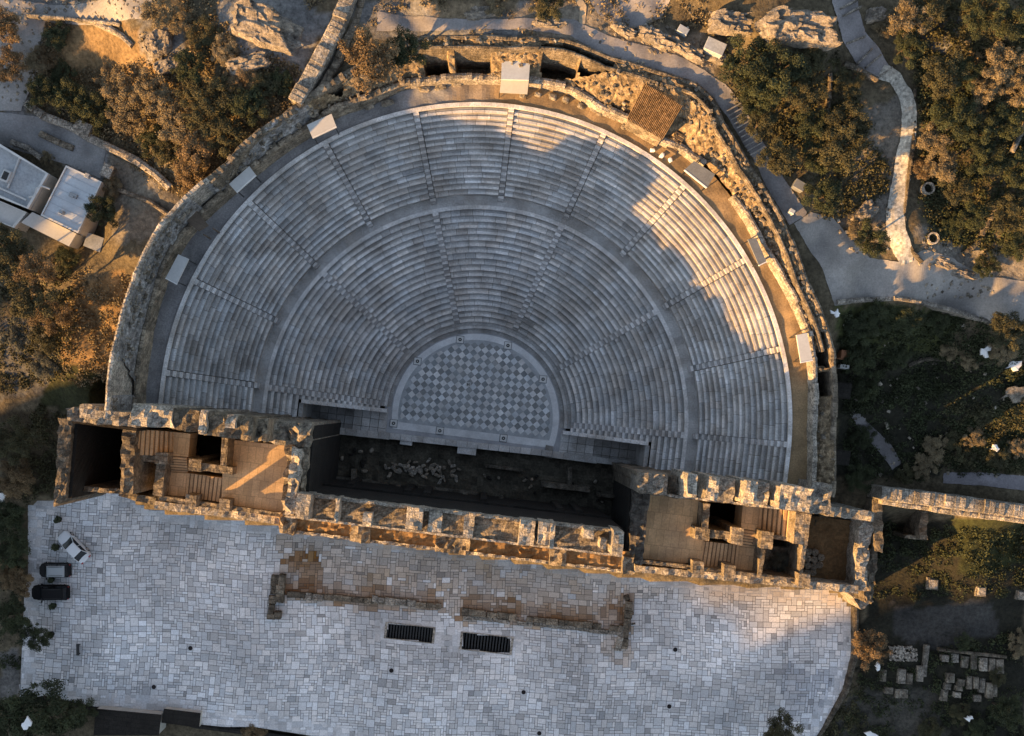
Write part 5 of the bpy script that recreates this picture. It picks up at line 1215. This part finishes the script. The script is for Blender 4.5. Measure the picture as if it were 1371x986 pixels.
# ---------------------------------------------------------------- trees and shrubs
def leaf_mesh(name, m, seed, nclump, leaves, leaf, flat=.75, spread=1.0, ragged=.35):
    r_ = np.random.RandomState(seed); V_ = []; C_ = []
    cl = []
    for k in range(nclump):
        a = r_.uniform(0, 2*math.pi); rr = math.sqrt(r_.uniform(0, 1))*.80*spread; z = r_.uniform(-.1, .62)*(1-rr*.6)
        cl.append((rr*math.cos(a)*(1+ragged*r_.uniform(-1, 1)), rr*math.sin(a)*(1+ragged*r_.uniform(-1, 1)), z, r_.uniform(.09, .27), r_.uniform(.7, 1.3)))
    for cx, cy, cz, cr, tone in cl:
        n = int(leaves*(cr/.20)**2)
        d = r_.normal(size=(n, 3)); d /= np.linalg.norm(d, axis=1)[:, None]; rad = cr*(r_.uniform(.2, 1.05, n)**.6+.45*(r_.uniform(0, 1, n)**6)*(1+np.sin(d[:, 0]*9+d[:, 1]*11+cx*40)))
        c = np.array([cx, cy, cz])+d*rad[:, None]*np.array([1, 1, flat])
        nrm = d*.5+r_.normal(size=(n, 3))*.5+np.array([0, 0, .35]); nrm /= np.linalg.norm(nrm, axis=1)[:, None]
        t1_ = np.cross(nrm, r_.normal(size=(n, 3))); t1_ /= np.linalg.norm(t1_, axis=1)[:, None]; t2_ = np.cross(nrm, t1_)
        s = leaf*r_.uniform(.6, 1.3, n)[:, None]
        q = np.stack([c-t1_*s, c-t2_*s*.55, c+t1_*s, c+t2_*s*.55], 1); V_.append(q.reshape(-1, 3))
        tt = tone*r_.uniform(.86, 1.14, n); hue = r_.uniform(-.08, .08, n)
        C_.append(np.stack([tt*(1+hue), tt, tt*(1-hue), np.ones(n)], 1))
    Vv = np.concatenate(V_); Cc = np.concatenate(C_).astype(np.float32); nf = len(Cc)
    me = bpy.data.meshes.new(name); me.vertices.add(len(Vv)); me.vertices.foreach_set('co', Vv.ravel()); me.loops.add(nf*4); me.loops.foreach_set('vertex_index', np.arange(nf*4)); me.polygons.add(nf); me.polygons.foreach_set('loop_start', np.arange(nf)*4)
    me.update(calc_edges=True); at = me.attributes.new('col', 'FLOAT_COLOR', 'FACE'); at.data.foreach_set('color', Cc.ravel()); me.materials.append(m); return me, cl
TREES = {}
def tree_protos(m, i):
    if (m, i) not in TREES:
        me, cl = leaf_mesh('crown', M['leaf_'+m], 100+i*17+len(m), 44, 300, .033)
        mb = MB(); mb.tube((0, 0, -1.0), (.02, .01, -.25), .07, .05, 8); r_ = random.Random(i)
        for c in cl[::4]: mb.tube((.02, .01, -.3), (c[0]*.8, c[1]*.8, c[2]*.8), .035, .012, 5)
        tm = mb.build('trunk', M['bark']); tme = tm.data; bpy.data.objects.remove(tm)
        TREES[(m, i)] = (me, tme)
    return TREES[(m, i)]
def tree(x, y, r, m, where, word='tree', zoff=None, zb=None):
    """x,y,r in photo pixels of the crown; trunk stands on the ground below"""
    rr = r/11.6; hgt = (rr*.95+.5) if word == 'tree' else rr*.45
    if x < 80 and 300 < y < 420 and word == 'tree': hgt += 4  # extra height added so these crowns shade the house roofs
    z = 10.0
    for _ in range(5): p = P(x, y, z+hgt); z = float(terr([p.x], [p.y])[0]) if zb is None else zb
    cmn, tmn = tree_protos(m, random.randint(0, 3)); colw = {'green': 'dark green', 'olive': 'olive green', 'tan': 'tan brown', 'rust': 'rusty brown', 'grey': 'grey green'}[m]
    size = 'large' if r > 33 else ('small' if r < 19 else 'medium')
    t = thing(word, '%s %s %s %s' % (size, colw, word, where), word, (p.x, p.y, z), random.uniform(0, 6.28))
    c = bpy.data.objects.new('crown', cmn); COL.objects.link(c); c.parent = t; c.location = (0, 0, hgt); c.scale = (rr*random.uniform(.95, 1.15), rr*random.uniform(.9, 1.08), rr*(.95 if word == 'tree' else .7))
    k = bpy.data.objects.new('trunk', tmn); COL.objects.link(k); k.parent = t; k.location = (0, 0, hgt); k.scale = (rr*.8, rr*.8, hgt+.3)
    return t
TL = [
 (8, 38, 24, 'rust', 'at the upper left edge'), (12, 88, 22, 'rust', 'at the left edge under the topmost one'), (76, 52, 17, 'green', 'beside the upper left path corner'), (52, 84, 19, 'tan', 'left of the dry clearing'), (82, 100, 17, 'green', 'below the dry clearing, left'),
 (55, 124, 22, 'green', 'above the line of ashlar blocks, left end'), (95, 132, 26, 'green', 'above the single large pale block'), (130, 150, 24, 'green', 'right of the single large pale block'), (150, 105, 20, 'tan', 'in the middle of the dry slope'), (168, 130, 24, 'tan', 'lower on the dry slope'), (172, 162, 24, 'tan', 'above the middle of the ashlar blocks'),
 (200, 118, 22, 'tan', 'at the right of the dry slope'), (222, 140, 24, 'tan', 'in the centre of the thicket'), (240, 170, 24, 'tan', 'near the centre bottom of the thicket'), (205, 190, 20, 'green', 'just above the ashlar blocks, right end'), (228, 205, 22, 'olive', 'left of the rusty trees by the ring wall'),
 (255, 90, 22, 'green', 'right of the grey rock face'), (262, 120, 22, 'olive', 'in the upper thicket'), (290, 130, 25, 'olive', 'in the right part of the thicket'), (275, 160, 24, 'olive', 'at the heart of the thicket'), (305, 178, 24, 'olive', 'beside the ring wall bend'), (262, 205, 25, 'rust', 'near the ring wall, upper rusty one'), (258, 238, 24, 'rust', 'near the timber deck'), (330, 140, 22, 'green', 'against the ring wall at the thicket end'),
 (350, 115, 21, 'olive', 'below the broad bedrock slab'), (376, 112, 18, 'green', 'beside the foot of the spur wall'), (325, 105, 20, 'rust', 'above the thicket, sunlit'), (215, 12, 22, 'tan', 'at the top edge, left of the bedrock'), (240, 28, 20, 'tan', 'just under the top edge near the grey rock'), (275, 50, 20, 'olive', 'between grey rock and bedrock'), (300, 70, 18, 'tan', 'on the edge of the bedrock slab'),
 (495, 82, 38, 'rust', 'standing alone beside the ring wall at the top'), (540, 68, 24, 'green', 'in the shadow of the lone rusty tree'), (60, 78, 14, 'rust', 'on the left rim of the dry clearing'),
 (-4, 318, 20*1.1, 'olive', 'cut by the left edge just below the annex'), (14, 345, 30, 'olive', 'at the left edge below the annex'), (48, 365, 26, 'rust', 'below the lean-to roof'), (40, 402, 28, 'olive', 'in the left grove, centre'), (70, 425, 26, 'rust', 'in the left grove, nearest the lit slope'), (62, 455, 22, 'olive', 'at the bottom of the left grove'), (22, 450, 22, 'grey', 'on the far left of the grove bottom'), (60, 488, 20, 'grey', 'below the left grove'), (90, 345, 18, 'green', 'under the tiny hut'),  # first tree here is added to shade the annex
 (138, 282, 22, 'green', 'beside the blue-white roof'), (150, 248, 14, 'tan', 'right of the worn pale slab'), (62, 212, 10, 'tan', 'on the corner of the grey roof'),
 (20, 590, 30, 'olive', 'left of the wing, upper'), (22, 640, 28, 'rust', 'left of the wing, lower'), (12, 690, 26, 'green', 'beside the upper left corner of the plaza'), (18, 735, 26, 'green', 'left of the white car'), (28, 782, 22, 'rust', 'left of the black car'), (8, 770, 20, 'rust', 'at the edge left of the parked cars'), (18, 825, 26, 'green', 'under the black car at the left edge'), (46, 852, 22, 'green', 'reaching over the left of the plaza'),
 (58, 955, 46, 'green', 'at the lower left corner'), (14, 965, 30, 'green', 'cut by the lower left corner'), (105, 955, 25, 'green', 'overhanging the lower left parapet'), (340, 980, 20, 'rust', 'at the bottom edge'), (475, 985, 10, 'green', 'at the bottom edge, tiny'), (1043, 975, 26, 'olive', 'at the bottom right corner of the plaza'), (1164, 868, 28, 'rust', 'at the right edge of the plaza'),
 (735, 6, 22, 'olive', 'at the top edge above the booth'), (665, 5, 16, 'tan', 'at the top edge left of centre'), (1000, 95, 32, 'green', 'below the big rock outcrop, left'), (1035, 100, 34, 'green', 'below the big rock outcrop, right'), (1015, 130, 26, 'green', 'right of the ramp steps'), (1018, 165, 24, 'olive', 'beside the upper ramp steps'), (1040, 212, 24, 'olive', 'beside the lower ramp steps'), (1075, 120, 22, 'olive', 'in scrub right of the dark pair'), (1088, 75, 20, 'olive', 'directly below the outcrop tip'), (1135, 112, 18, 'olive', 'beside the wall under the path bend'),
 (1085, 165, 22, 'green', 'in dark scrub near the thin wall'), (1130, 165, 26, 'olive', 'left of the cobbled path, upper'), (1125, 200, 30, 'olive', 'left of the cobbled path, middle'), (1100, 210, 22, 'green', 'left of the grey utility box group'), (1105, 262, 24, 'green', 'above the dirt road corner'), (1165, 322, 24, 'green', 'on the island between path and road'), (1150, 305, 16, 'tan', 'on the left tip of the island'),
 (1182, 38, 14, 'tan', 'right of the first path steps'), (1212, 28, 26, 'tan', 'right of the uphill path top'), (1240, 12, 24, 'olive', 'at the top edge right of the path'), (1215, 62, 24, 'green', 'inside the bend of the uphill path'), (1258, 105, 28, 'olive', 'right of the path bend'), (1290, 95, 24, 'green', 'left of the lit dry slope at right'), (1310, 22, 24, 'green', 'near the top right corner'), (1350, 30, 28, 'green', 'at the top right corner'), (1340, 88, 26, 'tan', 'on the lit slope at the right edge'), (1318, 120, 22, 'tan', 'on the lower lit slope'), (1362, 120, 24, 'tan', 'cut by the right edge on the lit slope'),
 (1275, 150, 26, 'green', 'below the olive bend tree'), (1300, 175, 28, 'green', 'in the dark thicket at right'), (1345, 165, 26, 'green', 'in the dark thicket near the edge'), (1250, 190, 24, 'tan', 'right of the cobbled path, upper'), (1262, 222, 24, 'tan', 'right of the cobbled path, middle'), (1238, 225, 16, 'rust', 'hugging the cobbled path'), (1282, 255, 22, 'olive', 'right of the upper well'), (1320, 215, 26, 'green', 'in the middle of the dark thicket'), (1300, 290, 24, 'green', 'right of the lower well'), (1350, 288, 26, 'olive', 'at the right edge above the road'), (1320, 355, 20, 'green', 'overhanging the dirt road'), (1360, 330, 22, 'green', 'at the right edge beside the road'), (1360, 230, 22, 'green', 'at the right edge mid-thicket'), (1275, 300, 16, 'green', 'right next to the lower well'),
 (1345, 438, 24, 'olive', 'below the road at the right edge'), (1340, 470, 18, 'tan', 'between the two white tarpaulins'), (1272, 468, 14, 'tan', 'left of the bent tarpaulin'), (1298, 482, 13, 'tan', 'under the bent tarpaulin'), (1180, 425, 20, 'green', 'below the kerb, left'), (1215, 430, 20, 'green', 'below the kerb, middle'), (1255, 432, 18, 'green', 'below the kerb, right'), (1148, 440, 20, 'green', 'next to the road corner tarpaulin'), (1150, 480, 22, 'green', 'right of the reddish box'), (1160, 515, 22, 'green', 'right of the upper dark buttress'), (1200, 475, 18, 'green', 'left of the curved wall'),
 (1252, 602, 20, 'tan', 'in the lit clump above the arcade wall'), (1236, 625, 18, 'tan', 'in the lit clump, lower'), (1212, 635, 15, 'olive', 'left of the lit clump'), (1278, 590, 16, 'olive', 'right of the lit clump'), (1305, 585, 16, 'tan', 'further right of the lit clump'), (1292, 612, 14, 'olive', 'just above the grey path'), (1335, 612, 16, 'olive', 'near the small pale sheet'), (1362, 600, 14, 'tan', 'at the right edge on the lit bank'), (1315, 560, 13, 'olive', 'on the lit bank, upper'), (1150, 640, 20, 'green', 'right of the lower dark buttress'), (1155, 585, 16, 'green', 'above the small diagonal path'),
 (1365, 862, 20, 'tan', 'at the right edge above the yard'), (1335, 905, 14, 'olive', 'at the right end of the yard'), (1285, 955, 16, 'olive', 'below the yard'), (1345, 950, 26, 'green', 'at the lower right corner'), (1245, 978, 18, 'olive', 'at the bottom edge below the yard'), (1310, 982, 18, 'green', 'at the bottom edge near the corner'), (1290, 860, 12, 'green', 'above the yard kerb')]
for (x, y, r, m_, wh) in TL:
    word = 'tree' if r >= 22 else 'shrub'
    tree(x, y, r*(.92 if x > 1190 and y < 400 else 1.02), m_, wh, word)
tree(1047, 752, 17, 'grey', 'growing inside the rubble court of the right wing', 'shrub', zb=6.0)
# scrub stuff
def scrub():
    mb_list = {}
    areas = [([(60, 30), (240, 60), (400, 90), (390, 140), (300, 225), (240, 265), (140, 190), (40, 140)], 'tan', 900), ([(0, 330), (100, 350), (100, 500), (0, 530)], 'olive', 380), ([(50, 540), (90, 560), (70, 670), (0, 670)], 'olive', 120), ([(960, 70), (1120, 70), (1200, 250), (1110, 300), (1050, 260), (990, 150)], 'olive', 600), ([(1190, 0), (1400, 0), (1400, 340), (1230, 330), (1225, 100)], 'olive', 1000), ([(1225, 60), (1400, 150), (1400, 350), (1240, 320)], 'green', 700), ([(1125, 415), (1390, 430), (1390, 500), (1130, 560)], 'green', 700), ([(1130, 540), (1390, 500), (1390, 640), (1130, 640)], 'green', 380), ([(1270, 540), (1390, 540), (1390, 630), (1230, 630)], 'olive', 260), ([(1180, 700), (1390, 710), (1390, 800), (1160, 800)], 'green', 380), ([(1150, 900), (1390, 840), (1390, 1000), (1120, 1000)], 'green', 300), ([(240, 0), (440, 0), (400, 100), (260, 60)], 'tan', 160), ([(500, -10), (960, -10), (950, 60), (500, 40)], 'tan', 150), ([(95, 360), (170, 370), (150, 520), (80, 510)], 'tan', 200), ([(0, 680), (34, 680), (30, 900), (0, 900)], 'green', 120), ([(1030, 985), (1100, 985), (1150, 900), (1160, 1000)], 'olive', 60)]
    for poly, mm, n in areas:
        xs = [a for a, b in poly]; ys = [b for a, b in poly]; k = 0
        acc = mb_list.setdefault(mm, ([], []))
        while k < n:
            x, y = random.uniform(min(xs), max(xs)), random.uniform(min(ys), max(ys))
            if not inpoly(x, y, poly): continue
            k += 1; z = 12
            for _ in range(3): p = P(x, y, z); z = float(terr([p.x], [p.y])[0])
            if infoot(p.x, p.y) or inwing(p.x, p.y) or inpoly(p.x, p.y, PLW): continue
            if any(inpoly(x, y, q) for q in BARE): continue
            rr = random.uniform(.25, .9); nl = int(70*rr**1.3)+8; c0 = np.array([p.x, p.y, z]); d = rng.normal(size=(nl, 3)); d[:, 2] = abs(d[:, 2])*.6; d /= np.linalg.norm(d, axis=1)[:, None]
            c = c0+d*rr*rng.uniform(.3, 1, (nl, 1))*np.array([1, 1, .8]); nrm = rng.normal(size=(nl, 3))+np.array([0, 0, .6]); nrm /= np.linalg.norm(nrm, axis=1)[:, None]
            t1_ = np.cross(nrm, rng.normal(size=(nl, 3))); t1_ /= np.linalg.norm(t1_, axis=1)[:, None]; t2_ = np.cross(nrm, t1_); s = rng.uniform(.08, .17, (nl, 1))
            acc[0].append(np.stack([c-t1_*s, c-t2_*s*.6, c+t1_*s, c+t2_*s*.6], 1).reshape(-1, 3)); tt = random.uniform(.6, 1.4)*rng.uniform(.8, 1.2, nl); acc[1].append(np.stack([tt, tt, tt, np.ones(nl)], 1))
    for mm, (va, ca_) in mb_list.items():
        Vv = np.concatenate(va); Cc = np.concatenate(ca_).astype(np.float32); nf = len(Cc); me = bpy.data.meshes.new('undergrowth'); me.vertices.add(len(Vv)); me.vertices.foreach_set('co', Vv.ravel()); me.loops.add(nf*4); me.loops.foreach_set('vertex_index', np.arange(nf*4)); me.polygons.add(nf); me.polygons.foreach_set('loop_start', np.arange(nf)*4); me.update(calc_edges=True)
        at = me.attributes.new('col', 'FLOAT_COLOR', 'FACE'); at.data.foreach_set('color', Cc.ravel()); me.materials.append(M['leaf_'+mm]); o = bpy.data.objects.new('undergrowth', me); COL.objects.link(o)
        tag(o, {'tan': 'low dry tan undergrowth between the trees of the upper left slope', 'olive': 'low olive green undergrowth between the trees', 'green': 'dark low green ground cover in the shaded ground'}[mm], 'undergrowth', kind='stuff')
BARE = [[(1062, 300), (1085, 285), (1115, 292), (1135, 315), (1165, 345), (1205, 352), (1235, 335), (1275, 345), (1320, 370), (1380, 378), (1390, 440), (1330, 432), (1270, 412), (1118, 410)], ribbon([(1128, -20, 38), (1135, 20, 34), (1142, 50, 34), (1162, 78, 38), (1198, 104, 26), (1216, 150, 26), (1214, 190, 27), (1207, 240, 28), (1198, 285, 28), (1207, 335, 28), (1214, 353, 24)]), ribbon([(505, 30, 30), (700, 33, 18), (765, 38, 26), (860, 74, 30), (962, 122, 30), (1018, 205, 28), (1068, 295, 32)]), [(1190, 812), (1325, 806), (1335, 850), (1260, 870), (1195, 852)], [(90, 40), (165, 30), (205, 70), (170, 90), (90, 90), (75, 65)], [(290, 0), (400, 0), (440, 30), (400, 90), (330, 60)], ribbon([(1142, 552, 14), (1160, 575, 20), (1185, 600, 22), (1200, 625, 20)]), ribbon([(1262, 640, 18), (1400, 650, 24)])]
scrub()
# loose rubble on terrace and slopes
mb = MB(); r_ = random.Random(9)
for k in range(1100):
    th = r_.uniform(TH0, TH1); r = r_.uniform(rin(th)+.3, rout(th)-.4); p = LP(r, th, 17.4); s = r_.uniform(.12, .45)
    px, py = topx(p.x, p.y, 18)
    if any(min(a[0], b[0])-4 < px < max(a[0], b[0])+4 and min(a[1], b[1])-4 < py < max(a[1], b[1])+4 for a, b, _ in NICHE): continue
    mb.box((p.x, p.y, (17.2 if th < 15 else zin(th)-.9+(zout(th)-.3-zin(th)+.9)*min(1, (r-rin(th))/(rout(th)-rin(th))/.7))+r_.uniform(0, .3)), s, s*r_.uniform(.5, 1), s*.8, r_.uniform(0, 3), [r_.uniform(.6, 1.2)]*3, s*.1)
for k in range(700):
    x, y = r_.choice([(r_.uniform(1230, 1330), r_.uniform(325, 400)), (r_.uniform(0, 60), r_.uniform(0, 140)), (r_.uniform(0, 200), r_.uniform(0, 25)), (r_.uniform(780, 960), r_.uniform(20, 90)), (r_.uniform(1120, 1190), r_.uniform(220, 340)), (r_.uniform(1130, 1371), r_.uniform(420, 640))]); z = 14
    for _ in range(3): p = P(x, y, z); z = float(terr([p.x], [p.y])[0])
    if infoot(p.x, p.y): continue
    s = r_.uniform(.1, .45); mb.box((p.x, p.y, T(p.x, p.y)-.05), s, s*.7, s*.5, r_.uniform(0, 3), [r_.uniform(.6, 1.8)]*3, s*.1)
tag(mb.build('rubble', M['rubble_top']), 'loose stone rubble strewn on the ring terrace and slopes', 'rubble', kind='stuff')
